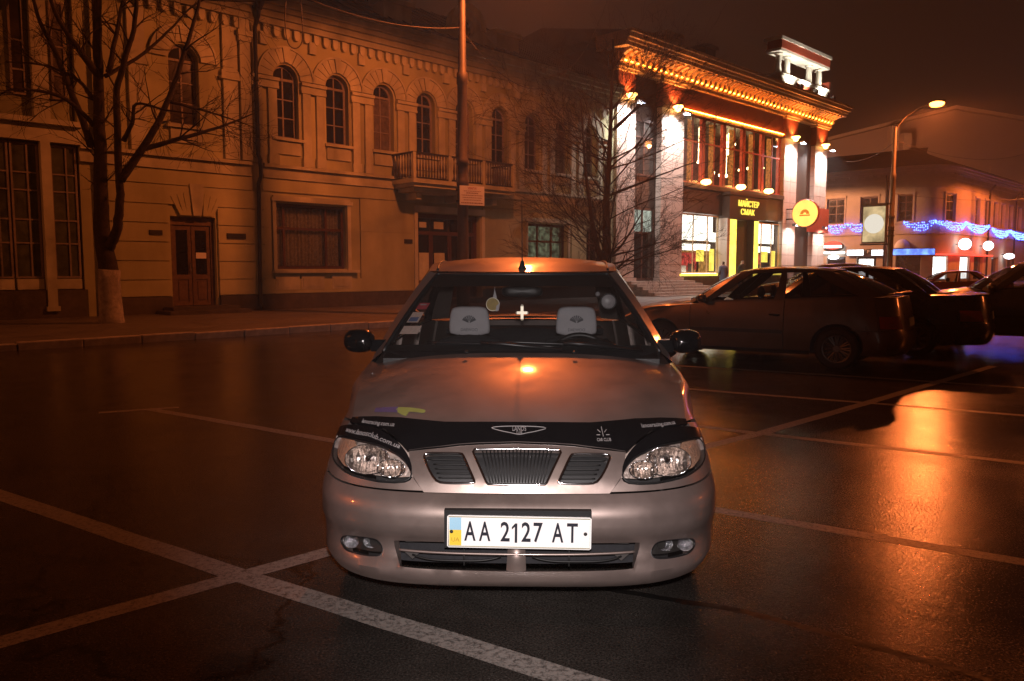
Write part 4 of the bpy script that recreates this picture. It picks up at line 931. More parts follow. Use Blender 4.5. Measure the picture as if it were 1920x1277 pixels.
class Shell:
    """wrap-round body surface P(s,z): s is arc length from the nose, round one side, to the tail"""
    def __init__(S, W, Wm, af, ar, L, y0, y1, kf, ks, kr):
        S.y0,S.y1,S.kf,S.ks,S.kr,S.L=herm(y0),herm(y1),herm(kf),herm(ks),herm(kr),L
        pl=[]
        for i in range(61):
            t=math.pi/2*(i/60)**2; pl.append((W*math.sqrt(math.sin(t)),af*(1-math.cos(t))))
        side=herm([(af,W),(af+.5,(W+2*Wm)/3),(af+1.0,Wm),(L-ar-.9,Wm),(L-ar,W-.01)])
        n=60
        for i in range(1,n): 
            y=af+(L-ar-af)*i/n; pl.append((side(y),y))
        for i in range(60,-1,-1):
            t=math.pi/2*(i/60)**2; pl.append(((W-.01)*math.sqrt(math.sin(t)),L-ar*(1-math.cos(t))))
        S.pl=pl; S.s=[0]
        for a,b in zip(pl,pl[1:]): S.s.append(S.s[-1]+math.hypot(b[0]-a[0],b[1]-a[1]))
        S.sc=S.s[60]; S.sr=S.s[60+n]; S.tot=S.s[-1]
    def plan(S,s):
        s=max(0,min(S.tot,s)); i=min(len(S.s)-2,max(0,bisect.bisect_right(S.s,s)-1))
        h=S.s[i+1]-S.s[i]; t=(s-S.s[i])/h if h else 0
        a,b=S.pl[i],S.pl[i+1]; return a[0]+(b[0]-a[0])*t, a[1]+(b[1]-a[1])*t
    def P(S,s,z):
        sg=-1 if s<0 else 1; a=abs(s); x,y=S.plan(a)
        wf=1-sstep(S.sc,S.sc+.6,a); wr=sstep(S.sr-.3,S.sr,a)
        k=S.kf(z)*wf+S.kr(z)*wr+S.ks(z)*(1-wf-wr)
        return (sg*x*k, y+S.y0(z)*wf-S.y1(z)*wr, z)
    def s_at_y(S,y,front=True):
        for a,b,s0,s1 in zip(S.pl,S.pl[1:],S.s,S.s[1:]):
            if a[1]<=y<=b[1] and b[1]>a[1]: return s0+(s1-s0)*(y-a[1])/(b[1]-a[1])
        return S.tot
def lerp(a, b, t): return tuple(x+(y-x)*t for x, y in zip(a, b))
def wheel(t, x, y, R, wd, side, spokes=9, dup=None):
    """tyre, rim with spokes; the axle runs along x"""
    w_ = thing('wheel', None, None); w_.parent = t; w_.location = (x, y, R); w_.rotation_euler = (0, 0, 0 if side > 0 else PI)
    if dup:
        for c in dup.children: put(c.name.split('.')[0], c.data, w_)
        return w_
    r = R*.64
    MB().lathe([(r, -wd/2+.01), (r+.01, -wd/2), (R-.04, -wd/2), (R-.008, -wd/2+.03), (R, -wd/2+.05), (R, wd/2-.05), (R-.008, wd/2-.03), (R-.04, wd/2), (r+.01, wd/2), (r, wd/2-.01), (r, -wd/2+.01)], 36, 'x').obj('tyre', K['rubber'], w_, 40)
    m = MB().lathe([(r, -wd/2+.01), (r-.012, -wd/2+.03), (r-.02, wd/2-.05), (r-.015, wd/2-.012), (r, wd/2-.006)], 36, 'x')
    m.lathe([(0, wd/2-.02), (.045, wd/2-.02), (.06, wd/2-.035), (.06, wd/2-.06)], 20, 'x')
    for k in range(spokes):
        a = 2*PI*k/spokes; c, s = math.cos(a), math.sin(a)
        for sg in (-1, 1):
            b = a+sg*.1; m.tube([(wd/2-.035, c*.05, s*.05), (wd/2-.028, math.cos(b)*(r*.6), math.sin(b)*(r*.6)), (wd/2-.02, math.cos(b)*(r-.012), math.sin(b)*(r-.012))], [.014, .011, .012], 5)
    m.obj('rim', K['alloy'], w_, 40)
    MB().lathe([(0, .0), (r-.03, .0), (r-.03, -.02)], 24, 'x').obj('brake_disc', K['iron'], w_)
    return w_
class Car:
    def __init__(c, root, S, body, sp):
        c.t, c.S, c.p, c.sp = root, S, body, sp; c.ztop = herm(sp['ztop']); c.Ra = sp['R']+.045
    def sy(c, y): return c.S.s_at_y(y)
    def arch(c, yw, z0, z1, sg, n=9):
        R, Ra = c.sp['R'], c.Ra; out = []
        for i in range(n+1):
            z = z0+(z1-z0)*i/n; out.append((c.sy(yw+sg*math.sqrt(max(0, Ra*Ra-(z-R)**2))), z))
        return out
    def full_arch(c, yw, z0):                     # from the front foot over the top to the rear foot
        R, Ra = c.sp['R'], c.Ra; a0 = math.asin(max(-1, min(1, (z0-R)/Ra))); return [(c.sy(yw-Ra*math.cos(t)), R+Ra*math.sin(t)) for t in [a0+(PI-2*a0)*i/18 for i in range(19)]]
    def side(c, name, pts, mat_=None, holes=(), lift=0., step=.06, thick=.015, parent=None):
        out = []
        for s in (1, -1):
            P_ = [(s*a, b) for a, b in pts]; Hh = [[(s*a, b) for a, b in h] for h in holes]
            out.append(panel(name, P_ if s > 0 else P_[::-1], c.S.P, mat_ or c.p, (parent[0 if s > 0 else 1] if parent else c.t), Hh, step, thick, lift, 1))
        return out
    def rear(c, a, z): a_ = -1 if a < 0 else 1; return c.S.P(a_*(c.S.tot-abs(a)), z)
    # --- greenhouse curves
    def B(c, q): y = c.sp['yb0']+(c.sp['yb1']-c.sp['yb0'])*q; return c.S.P(c.sy(y), c.ztop(y))
    def T(c, q): g = c.sp; y = g['yt0']+(g['yt1']-g['yt0'])*q; return (herm(g['xr'])(y), y, herm(g['zr'])(y))
    def G(c, q, h):
        b, t = c.B(q), c.T(q); p = lerp(b, t, h); return (p[0]+.035*4*h*(1-h)*.6, p[1], p[2])
    def roof(c, a, b):
        e = c.T(b); g = c.sp; yc = g['yc0']+(g['yc1']-g['yc0'])*b; zc = herm(g['zc'])(yc); k = abs(a)
        return (a*e[0], yc+(e[1]-yc)*k*k, zc+(e[2]-zc)*k**2.6)
    def wind(c, a, b, top=None):
        g = c.sp; lo = (g['wx']*a, g['wy']+g['wdy']*a*a, g['wz']-.025*a*a); hi = c.roof(.90*a, 0); hi = (hi[0], hi[1]-.012, hi[2]-.014)
        p = lerp(lo, hi, b); k = 4*b*(1-b); return (p[0], p[1]-.018*k, p[2]+.018*k)
    def back(c, a, b):
        g = c.sp; lo = (g['bx']*a, g['by']-g['bdy']*a*a, g['bz']-.02*a*a); hi = c.roof(.88*a, 1); hi = (hi[0], hi[1]+.012, hi[2]-.014)
        p = lerp(lo, hi, b); k = 4*b*(1-b); return (p[0], p[1]+.02*k, p[2]+.02*k)
    def bonnet(c, a, b):
        g = c.sp; f = c.S.P(g['bs']*a, herm(g['bf'])(abs(a))); r = (g['brx']*a, g['bry']+g['brd']*abs(a)**2, g['brz']-g['brc']*abs(a)**2.4); p = lerp(f, r, b)
        k = math.sin(PI*b**.85); return (p[0]*(1+.03*k), p[1], p[2]+g.get('bh', .03)*k)
    def shoulder(c, edge, y0, y1, n=26, name='wing_top', k0=0.):
        for s in (1, -1):
            def fn(u, v, s=s):
                e = Vector(edge(u)); y = y0+(y1-y0)*u; q = Vector(c.S.P(c.sy(y), c.ztop(y)))
                m = Vector((q.x+(e.x-q.x)*.22, (e.y+q.y)/2, e.z-(e.z-q.z)*.10)); v_ = v
                p = e*(1-v_)**2+m*2*v_*(1-v_)+q*v_*v_; return (s*p.x, p.y, p.z)
            weld(MB().grid(fn, n, 8, .0, 1, .0, 1.).obj(name, c.p, c.t, 60))
    def build(c, wheels=True):
        t, S, g, p = c.t, c.S, c.sp, c.p; sl = g['sill']; y1, y2 = g['wheel_y']; R = g['R']; zb = g['zseam']
        # flanks: doors and rear quarter, then tail
        ds = g['doors']
        zt = lambda s0, s1, n=8: [(s1+(s0-s1)*i/n, c.ztop(S.plan(s1+(s0-s1)*i/n)[1])) for i in range(n+1)]
        e = .0055
        for i, (a, b) in enumerate(zip(ds, ds[1:])):
            s0, s1 = c.sy(a)+e, c.sy(b)-e; dl = [(s0, sl), (s1, sl)]
            if i == len(ds)-2 and b > y2-c.Ra-.02:
                ar = [q for q in c.full_arch(y2, sl) if q[0] < s1]; dl = [(s0, sl)]+[q for q in ar]+[(s1, ar[-1][1])]
            dd = c.side('door', dl+zt(s0, s1))
            for o, sg in zip(dd, (1, -1)):
                hs = s1-.19; MB().add([S.P(sg*x, z) for x, z in ((hs, .70), (hs+.14, .705), (hs+.14, .74), (hs, .735))], [(0, 1, 2, 3)])
                pts = [S.P(sg*(hs+.14*k/6), .725+.004*math.sin(k)) for k in range(7)]; pts = [(x+sg*.022*math.sin(PI*k/6), y, z) for k, (x, y, z) in enumerate(pts)]
                tubes('handle', pts, [.011, .013, .014, .014, .014, .013, .011], g.get('hm', K['black']), o, 6)
            if g.get('strip'):
                for o, sg in zip(dd, (1, -1)): panel('rub_strip', [(sg*x, z) for x, z in ((s0+.01, .47), (s1-.01, .47), (s1-.01, .52), (s0+.01, .52))][::sg], S.P, K['black'], o, (), .08, .012, .012)
        # rear quarter
        s0 = c.sy(ds[-1])+e; s1 = c.sy(g['yq']); ar = [q for q in c.full_arch(y2, sl) if q[0] > s0]
        start = [(s0, sl)] if ds[-1] < y2-c.Ra else [(s0, ar[0][1])]
        arx = [q for q in ar if not (q[0] > c.sy(y2) and q[1] < zb)]
        c.side('rear_quarter', start+arx+[(arx[-1][0]+.005, zb+e), (s1, zb+e)]+zt(s0, s1))
        c.side('sill', [(c.sy(y1+c.Ra)+.01, sl-.06), (c.sy(y2-c.Ra)-.01, sl-.06), (c.sy(y2-c.Ra)-.01, sl-e), (c.sy(y1+c.Ra)+.01, sl-e)], K['black'], lift=-.01)
        # rear bumper and tail
        w0 = S.tot-c.arch(y2, sl, zb, 1)[0][0]
        pr = [(S.tot-a, z) for a, z in c.arch(y2, sl-.03, zb, 1)]
        panel('rear_bumper', pr+[(-a, z) for a, z in pr[::-1]], lambda a, b: c.rear(-a, b), g.get('bumper', p), t, (), .07, .02, .004)
        tq = S.tot-s1; zt_ = c.ztop(g['yq'])
        lamp = [(tq-.02, zb+.03), (tq-.02, zb+.20), (tq-.33, zb+.20), (tq-.38, zb+.03)]
        panel('tail_panel', [(tq-e, zb+e), (tq-e, zt_-.01), (.3, zt_-.005), (-.3, zt_-.005), (-tq+e, zt_-.01), (-tq+e, zb+e)], lambda a, b: c.rear(-a, b), p, t, [lamp, [(-a, b) for a, b in lamp]], .06, .015)
        for sg in (1, -1):
            L_ = [(sg*a, b) for a, b in lamp]; cx = sum(a for a, b in L_)/4; cz = sum(b for a, b in L_)/4
            tl = panel('tail_light', [(cx+(a-cx)*.97, cz+(b-cz)*.95) for a, b in L_], lambda a, b: c.rear(-a, b), K['redlens'], t, (), .05, .03, .004)
            xs = sorted(a for a, b in L_); panel('reversing_lens', [(cx-.06, cz-.06), (cx+.02, cz-.06), (cx+.02, cz-.01), (cx-.06, cz-.01)], lambda a, b: c.rear(-a, b), K['lens'], tl, (), .05, .01, .008)
        panel('number_plate', [(-.26, zb+.05), (.26, zb+.05), (.26, zb+.16), (-.26, zb+.16)], lambda a, b: c.rear(-a, b), K['trim'], t, (), .1, .01, .012)
        # boot lid or hatch deck
        if g.get('boot'):
            def boot(a, b):
                f = (g['bx']*1.02*a, g['by']-g['bdy']*a*a+.015, g['bz']-.01-.03*abs(a)**2.4); r = c.rear(-(S.tot-s1)*.98*a, zt_); r = (r[0], r[1], r[2]+.025*(1-a*a)); q = lerp(f, r, b)
                return (q[0], q[1], q[2]+.012*math.sin(PI*b))
            MB().grid(boot, 20, 10, -1, 1, 0, 1).obj('boot_lid', p, t, True); be = lambda u: boot(1, u)
        else:
            def boot(a, b):
                f = (g['bx']*1.0*a, g['by']-g['bdy']*a*a+.01, g['bz']-.012-.02*a*a); r = c.rear(-(S.tot-s1)*.98*a, zt_); return lerp(f, r, b)
            MB().grid(boot, 20, 6, -1, 1, 0, 1).obj('tailgate_edge', p, t, True); be = lambda u: boot(1, u)
            MB().grid(lambda a, b: (g['bx']*.98*a, g['by']-g['bdy']*a*a+.02+.10*b, g['bz']+.01+.035*math.sin(PI*b*.8)-.02*a*a), 16, 6, -1, 1, 0, 1).obj('spoiler', p, t, True)
        c.shoulder(be, g['yb1'], g['yq'], 16, 'quarter_top')
        # roof, pillars, glass
        MB().grid(c.roof, 26, 24, -1, 1, 0, 1).obj('roof', p, t, True)
        fr = g['glass_q']; holes = []
        for q0, q1, d0, d1 in fr: holes.append([(q0, .06), (q1, .06), (q1+d1, .90), (q0+d0, .90)])
        for sg in (1, -1):
            fn = lambda a, b, sg=sg: (sg*c.G(a, b)[0], c.G(a, b)[1], c.G(a, b)[2])
            panel('window_frame', [(0, 0), (1, 0), (1, 1), (0, 1)], fn, g.get('framem', K['gloss']), t, holes, .12, .02, 0, sg)
            for h in holes: panel('side_window', smooth_loop(h, 1), fn, g.get('glassm', K['glass']), t, (), .12, 0, -.008, sg)
            MB().grid(lambda u, v, sg=sg: lerp((sg*c.wind(1, v)[0], c.wind(1, v)[1], c.wind(1, v)[2]), (sg*c.G(0, v)[0], c.G(0, v)[1], c.G(0, v)[2]), u), 5, 16).obj('windscreen_pillar', p, t, True)
            MB().grid(lambda u, v, sg=sg: lerp((sg*c.back(1, v)[0], c.back(1, v)[1], c.back(1, v)[2]), (sg*c.G(1, v)[0], c.G(1, v)[1], c.G(1, v)[2]), u), 5, 16).obj('rear_pillar', p, t, True)
            MB().grid(lambda u, v, sg=sg: lerp((sg*c.roof(1, u)[0], c.roof(1, u)[1], c.roof(1, u)[2]), (sg*c.G(u, 1)[0], c.G(u, 1)[1], c.G(u, 1)[2]), v), 10, 1).obj('gutter', p, t, True)
        MB().grid(c.wind, 24, 14, -1, 1, 0, 1).obj('windscreen', g.get('wglass', K['glass']), t, True)
        MB().grid(c.back, 20, 12, -1, 1, 0, 1).obj('rear_window', g.get('glassm', K['glass']), t, True)
        # cabin tub, underbody, seats
        xb, yb0, yb1 = .66, g['wy']+.12, g['by']-.1; zt2 = .62
        MB().box(-xb, xb, yb0, yb1, .24, .30).box(-xb, -xb+.03, yb0, yb1, .3, .8).box(xb-.03, xb, yb0, yb1, .3, .8).box(-xb, xb, yb0-.3, yb0-.26, .3, .8).obj('cabin_tub', K['dark'], t)
        MB().box(-.60, .60, .30, g['L']-.35, .2, .24).obj('underbody', K['black'], t)
        MB().box(-.56, .56, .28, yb0-.3, .24, .60).obj('engine_bay', K['black'], t)
        w_ = None
        if wheels:
            for yw in (y1, y2):
                for sg in (1, -1): w_ = wheel(t, sg*(g['track']), yw, R, .175, sg, g.get('spokes', 9), w_)
                MB().box(-.5, .5, yw-.06, yw+.06, R-.06, R+.06).obj('axle', K['black'], t)
    def seats(c, y, x=.335, cover=None):
        for sg in (-1, 1):
            s_ = MB().grid(lambda u, v: (sg*x+.235*math.copysign(abs(math.cos(u))**.55, math.cos(u))*(1-.12*v), y+.10*v+.09*math.copysign(abs(math.sin(u))**.7, math.sin(u))*(1-.35*v), .42+.47*v), 20, 8, 0, 2*PI, 0, 1)
            s_.ball((sg*x, y+.10, .885), (.21, .075, .06), 14, 6); s_.ball((sg*x, y-.24, .42), (.24, .28, .10), 14, 8)
            so = s_.obj('seat', K['dark'], c.t, True)
            MB().tube([(sg*x-.06, y+.12, .88), (sg*x-.06, y+.125, .98)], .007, 6).tube([(sg*x+.06, y+.12, .88), (sg*x+.06, y+.125, .98)], .007, 6).obj('headrest_stalk', K['chrome'], so)
            if cover: cover(sg, so)
            else: MB().ball((sg*x, y+.12, 1.02), (.12, .05, .09), 14, 8).obj('headrest', K['dark'], so, True)
        MB().ball((0, c.sp['by']-.42, .62), (.62, .12, .30), 20, 10).ball((0, c.sp['by']-.65, .45), (.60, .25, .10), 20, 8).obj('rear_bench', K['dark'], c.t, True)
        MB().box(-.6, .6, c.sp['by']-.38, c.sp['by']-.03, .86, .90).obj('parcel_shelf', K['dark'], c.t)
    def mirrors(c, y, z, m_, x0=.80, w=.17, h=.115):
        for sg in (1, -1):
            o = MB().grid(lambda u, v: (sg*(x0+.035+w*.5+w*.5*math.copysign(abs(math.cos(u))**.75, math.cos(u))*math.sin(v)**.6), y-.085*math.cos(v)*(.9)+.01*math.cos(u), z+h*.5*math.copysign(abs(math.sin(u))**.8, math.sin(u))*math.sin(v)**.6), 24, 10, 0, 2*PI, .0, PI*.62).obj('door_mirror', m_, c.t, True)
            MB().lathe([(0, 0), (.06, .0), (.06, .004)], 20, 'y').obj('mirror_glass', K['chrome'], o, loc=(sg*(x0+.035+w*.5), y+.03, z)).scale = (1.2, 1, .8)
            MB().box(x0-.06 if sg > 0 else -x0-.05, x0+.05 if sg > 0 else -x0+.06, y-.045, y+.03, z-.055, z+.01).obj('mirror_foot', m_, o)
    def front(c):
        """plain nose for the cars seen from behind"""
        t, S, g, p = c.t, c.S, c.sp, c.p; sl = g['sill']; y1 = g['wheel_y'][0]; zb = g['zseam']; e = .0035
        pr = c.arch(y1, sl-.03, zb, -1); panel('front_bumper', pr+[(-a, z) for a, z in pr[::-1]], S.P, g.get('bumper', p), t, (), .07, .02, .004, 1)
        zf = herm(g['bf'])(0); bs = g['bs']
        panel('grille', [(-.38, zb+.01), (.38, zb+.01), (.38, zf-.02), (-.38, zf-.02)], S.P, K['black'], t, (), .08, .02, -.01)
        c.side('headlight', [(.40, zb+.01), (bs, zb+.02), (bs+.06, zf-.05), (.40, zf-.02)], K['lens'], thick=.03)
        c.side('headlight_housing', [(.40, zb+.01), (bs, zb+.02), (bs+.06, zf-.05), (.40, zf-.02)], K['mirror'], lift=-.03)
        s1 = c.sy(g['doors'][0])-e; ar = [q for q in c.full_arch(y1, sl) if not (q[0] < c.sy(y1) and q[1] < zb)]
        n = 8; zt = [(s1+(bs+.02-s1)*i/n, min(c.ztop(S.plan(s1+(bs+.02-s1)*i/n)[1]), zf+.2)) for i in range(n+1)]; zt[-1] = (bs+.02, zf-.01)
        c.side('front_wing', [(bs+.07, zb+e), (ar[0][0]-.005, zb+e)]+ar+[(s1, sl)]+zt+[(bs+.07, zf-.05)])
        MB().grid(c.bonnet, 24, 18, -1, 1, 0, 1).obj('bonnet', p, t, True)
        c.shoulder(lambda u: c.bonnet(1, u), S.plan(bs)[1]+.02, g['yb0'])
        c.cowl()
    def cowl(c):
        g = c.sp; MB().grid(lambda a, b: lerp((g['brx']*a, g['bry']+g['brd']*a*a+.004, g['brz']-g['brc']*abs(a)**2.4-.012), (g['wx']*a*1.03, g['wy']+g['wdy']*a*a+.01, g['wz']-.025*a*a-.004), b), 20, 3, -.97, .97, 0, 1).obj('cowl', K['black'], c.t, True)

# ------------------------------------------------------------------ the silver saloon in front
SILVER = paint('silver_beige_lacquer', (.315, .248, .228), .42, .65, .5)
CARX, CARY, PSI = .015, 2.775, RAD(1.4)
LAN=Shell(.80,.835,.42,.42,4.20,
  [(.175,.07),(.19,.03),(.21,.0),(.245,-.012),(.266,-.008),(.282,.014),(.30,.03),(.335,.04),(.36,.036),(.378,.012),(.40,.0),(.47,.0),(.49,.008),(.52,.042),(.53,.052),(.56,.062),(.60,.085),(.65,.12),(.70,.17),(.73,.225),(.77,.31)],
  [(.2,.10),(.3,.02),(.5,0),(.6,.02),(.75,.06),(.95,.10)],
  [(.175,.92),(.21,.95),(.27,.985),(.36,1),(.5,1),(.55,.99),(.62,.975),(.70,.95),(.75,.93)],
  [(.18,.94),(.25,.965),(.35,.985),(.5,1),(.65,.995),(.8,.975),(.93,.945),(1.0,.93)],
  [(.2,.95),(.3,.99),(.5,1),(.7,.98),(.95,.92)])
SP = dict(L=4.20, sill=.24, R=.29, zseam=.540, wheel_y=(.80, 3.32), track=.72, doors=(1.28, 2.28, 3.12), yq=3.80, boot=True,
          ztop=[(.40, .705), (.60, .728), (.9, .775), (1.3, .845), (1.7, .90), (2.6, .935), (3.5, .95), (4.0, .93)],
          yb0=1.40, yb1=3.48, yt0=1.98, yt1=3.02, xr=[(1.9, .555), (2.4, .585), (3.1, .56)], zr=[(1.9, 1.325), (2.05, 1.35), (2.5, 1.39), (2.9, 1.375), (3.1, 1.345)],
          yc0=1.76, yc1=3.12, zc=[(1.70, 1.32), (1.80, 1.346), (2.0, 1.392), (2.3, 1.424), (2.7, 1.432), (3.0, 1.405), (3.15, 1.38)],
          wx=.72, wy=1.10, wdy=.21, wz=.948, bx=.60, by=3.62, bdy=.16, bz=.985, bs=.776, bf=[(0, .746), (.4, .745), (.65, .751), (1, .733)], brx=.735, bry=1.075, brd=.17, brz=.942, brc=.075, bh=.034,
          glass_q=[(.05, .46, .09, .02), (.50, .90, .02, -.06)], framem=K['gloss'], glassm=K['smoke'], wglass=K['screen'], spokes=7)
K['bezel'] = mat('lamp_bezel', (.50, .40, .35), .36, .15, var=.35, scale=45, bump=.5, bscale=60)
car = thing('silver_saloon_car', 'silver saloon car facing out with number plate AA 2127 AT', 'car', (CARX, CARY, 0), -PSI)
C = Car(car, LAN, SILVER, SP); C.build(); P = LAN.P
def lay(a, b, d):
    q = Vector(P(a, b)); n = (Vector(P(a+.002, b))-Vector(P(a-.002, b))).cross(Vector(P(a, b+.002))-Vector(P(a, b-.002))).normalized()
    return tuple(q+n*(d if n.y < 0 else -d))
mir = lambda pts: [(-a, b) for a, b in pts]
# bumper with its openings
fog = smooth_loop([(.709, .311), (.69, .330), (.64, .342), (.57, .348), (.525, .345), (.506, .325), (.503, .305), (.517, .290), (.56, .285), (.62, .284), (.675, .286), (.702, .296)], 3)
intake = smooth_loop([(.0, .352), (.26, .352), (.435, .35), (.455, .342), (.45, .31), (.435, .276), (.41, .268), (.22, .264), (0, .262)], 3, False)
intake = intake+[(-a, b) for a, b in intake[::-1][1:-1]]
fe = C.arch(.80, .25, .535, -1)
bump = [(-.0, .186), (.45, .188), (.7, .20), (.88, .222), (fe[0][0]-.03, .235)]+fe+[(.81, .539), (.70, .534), (.5, .532), (.346, .531), (0, .529)]
bump = bump+[(-a, b) for a, b in bump[::-1][1:-1]]
bp = panel('front_bumper', bump, P, SILVER, car, [fog, mir(fog)[::-1], intake], .028, .05, smooth=50)
ins = lambda d: (lambda a, b: (lambda q: (q[0]*.985, q[1]+d, q[2]))(P(a, b)))
panel('intake_back', [(-.5, .24), (.5, .24), (.5, .37), (-.5, .37)], ins(.14), K['dark'], bp, (), .08, .0)
for z in (.306,): tubes('intake_bar', [ins(.012)(a/40*.447, z+.006*(a/40)**2) for a in range(-40, 41)], .0052, SILVER, bp, 8)
tubes('intake_bar', [ins(.05)(.06+.34*a/20, .288-.012*(1-abs(a/10-1)**4)) for a in range(21)], .004, K['slat'], bp, 6); tubes('intake_bar', [ins(.05)(-.06-.34*a/20, .288-.012*(1-abs(a/10-1)**4)) for a in range(21)], .004, K['slat'], bp, 6)
for a in (-.20, .20): tubes('intake_rib', [ins(.06)(a, .35), ins(.06)(a, .26)], .0035, K['slat'], bp, 6)
MB().grid(lambda u, v: (.036*(u)*(1-.15*v), .02+P(0, .26+.095*v)[1]-.012*(1-u*u), .258+.096*v), 8, 6, -1, 1, 0, 1).obj('intake_post', SILVER, bp, True)
for s in (-1, 1):
    MB().box(s*.39-.028, s*.39+.028, .10, .13, .330, .342).obj('cooler_bolt', K['alloy'], bp); MB().prism([(s*.39-.03, .296), (s*.39+.03, .296), (s*.39, .268)], .09, .11).obj('tow_bracket', K['alloy'], bp)
    f_ = [(s*a, b) for a, b in fog]
    fo = panel('fog_lamp', f_ if s > 0 else f_[::-1], ins(.010), K['lens'], car, (), .02, .0)
    panel('housing', [(s*(.605+(a-.605)*1.04), .316+(b-.316)*1.04) for a, b in fog][::s], ins(.055), K['iron'], fo, (), .03, .0)
    cx = s*.607; q = P(cx, .316)
    for dx in (-.036, .040): MB().grid(lambda u, v, dx=dx: (q[0]+dx+.030*math.cos(u)*v, q[1]+.045-.02*v*v+dx*0, .318+.026*math.sin(u)*v), 18, 5, 0, 2*PI, 0, 1).obj('reflector', K['mirror'], fo, True)
    tubes('rim', [(lambda w_: (w_[0], w_[1]+.004, w_[2]))(P(s*a, b)) for a, b in fog], .0045, K['black'], fo, 6, True)
# lamps, trims, wings
hl = [(.86, .668), (.79, .678), (.71, .682), (.624, .682), (.556, .677), (.502, .663), (.462, .650), (.425, .627), (.404, .604), (.400, .590), (.406, .577), (.422, .569), (.46, .564), (.522, .563), (.596, .567), (.665, .572), (.735, .582), (.80, .592), (.845, .604), (.880, .624), (.888, .645)]
hl = smooth_loop(hl, 2)
trim = [(.349, .538), (.43, .538), (.52, .538), (.62, .539), (.71, .541), (.80, .546), (.90, .556), (.90, .625), (.886, .617), (.85, .598), (.80, .586), (.735, .576), (.665, .566), (.596, .561), (.522, .557), (.46, .558), (.419, .563), (.400, .572), (.392, .587), (.388, .578)]
C.side('headlight_trim', trim, step=.03, thick=.02)
top_y = lambda s: C.ztop(LAN.plan(s)[1])
s1 = C.sy(1.28)-.0035; arx = [q for q in C.full_arch(.80, .24) if not (q[0] < C.sy(.80) and q[1] < .545)]
wing = [(.906, .557), (arx[0][0]-.004, .548)]+arx+[(s1, .24)]+[(s1+(.99-s1)*i/8, top_y(s1+(.99-s1)*i/8)) for i in range(9)]+[(.93, .712), (.86, .722), (.80, .728), (.80, .718), (.87, .695), (.896, .67), (.899, .645), (.904, .63)]
C.side('front_wing', wing, step=.05, thick=.02)
C.shoulder(lambda u: C.bonnet(1, u), .42, 1.40)
for s in (-1, 1):
    h_ = [(s*a, b) for a, b in hl][::s]
    ho = panel('headlight', h_, P, K['lens'], car, (), .025, .0, -.002)
    panel('housing', [(s*a, b) for a, b in smooth_loop([(.9, .67), (.7, .69), (.55, .685), (.42, .64), (.39, .59), (.41, .56), (.6, .555), (.8, .58), (.895, .62)], 3)][::s], ins(.10), K['bezel'], ho, (), .04, .0)
    q = P(s*.60, .622); x0, y0, z0 = q[0], q[1]+.085, .622
    def fluted(cx, cy, cz, rx, rz, dp, nf, nm):
        fn = lambda u, v: (cx+rx*v*math.cos(u), cy-dp*v*v+.0035*math.cos(PI*nf*v*math.cos(u))*min(1, v*2), cz+rz*v*math.sin(u))
        o = MB().grid(fn, 64, 16, 0, 2*PI, .02, 1).obj(nm, K['optic'], ho, True); tubes('bowl_rim', [fn(2*PI*k/40, 1) for k in range(40)], .0022, K['chrome'], ho, 5, True); return o
    fluted(x0, y0, z0, .086, .058, .06, 7, 'reflector')
    MB().lathe([(0, -.055), (.012, -.05), (.014, .0)], 12, 'y', (x0, y0-.01, z0)).obj('bulb', K['chrome'], ho, True)
    q = P(s*.485, .60); fluted(q[0], q[1]+.06, .603, .052, .034, .04, 5, 'reflector')
    ind = [(.70, .582), (.79, .595), (.84, .607), (.875, .63), (.87, .655), (.80, .668), (.715, .672), (.70, .64)]
    panel('indicator', [(s*a, b) for a, b in smooth_loop(ind, 2)][::s], ins(.022), mat('indicator_lens', (.62, .36, .24), .18, .15, .25, 90, .5, 120, .6) if s < 0 else D.materials['indicator_lens'], ho, (), .025, .01)
    for k in range(5): panel('indicator_rib', [(s*(.735+.028*k), .60+.004*k), (s*(.737+.028*k), .60+.004*k), (s*(.737+.028*k), .665-.003*k), (s*(.735+.028*k), .665-.003*k)][::s], ins(.018), K['lens'], ho, (), .03, .002)
    tubes('seal', [P(s*a, b) for a, b in hl], .003, K['black'], ho, 6, True)
    lid = smooth_loop([(.875, .698), (.80, .712), (.74, .719), (.676, .723), (.606, .723), (.544, .712), (.49, .694), (.45, .672), (.42, .646), (.402, .618), (.397, .595)], 3, False)+smooth_loop([(.404, .602), (.425, .628), (.462, .652), (.502, .665), (.556, .679), (.624, .684), (.71, .684), (.79, .680), (.875, .667)], 3, False)
    lo = panel('headlight_lid', [(s*a, b) for a, b in lid][::s], P, K['gloss'], car, (), .025, .012, .008)
    if s < 0: text('lettering', 'www.lanosclub.com.ua', .021, K['print'], lo, lambda x, y, z: lay(-.62+x, .703-max(0, x)**1.2*.26-max(0, -x)*.01+y, .0092+z), .0005, width=.31, shear=.25)
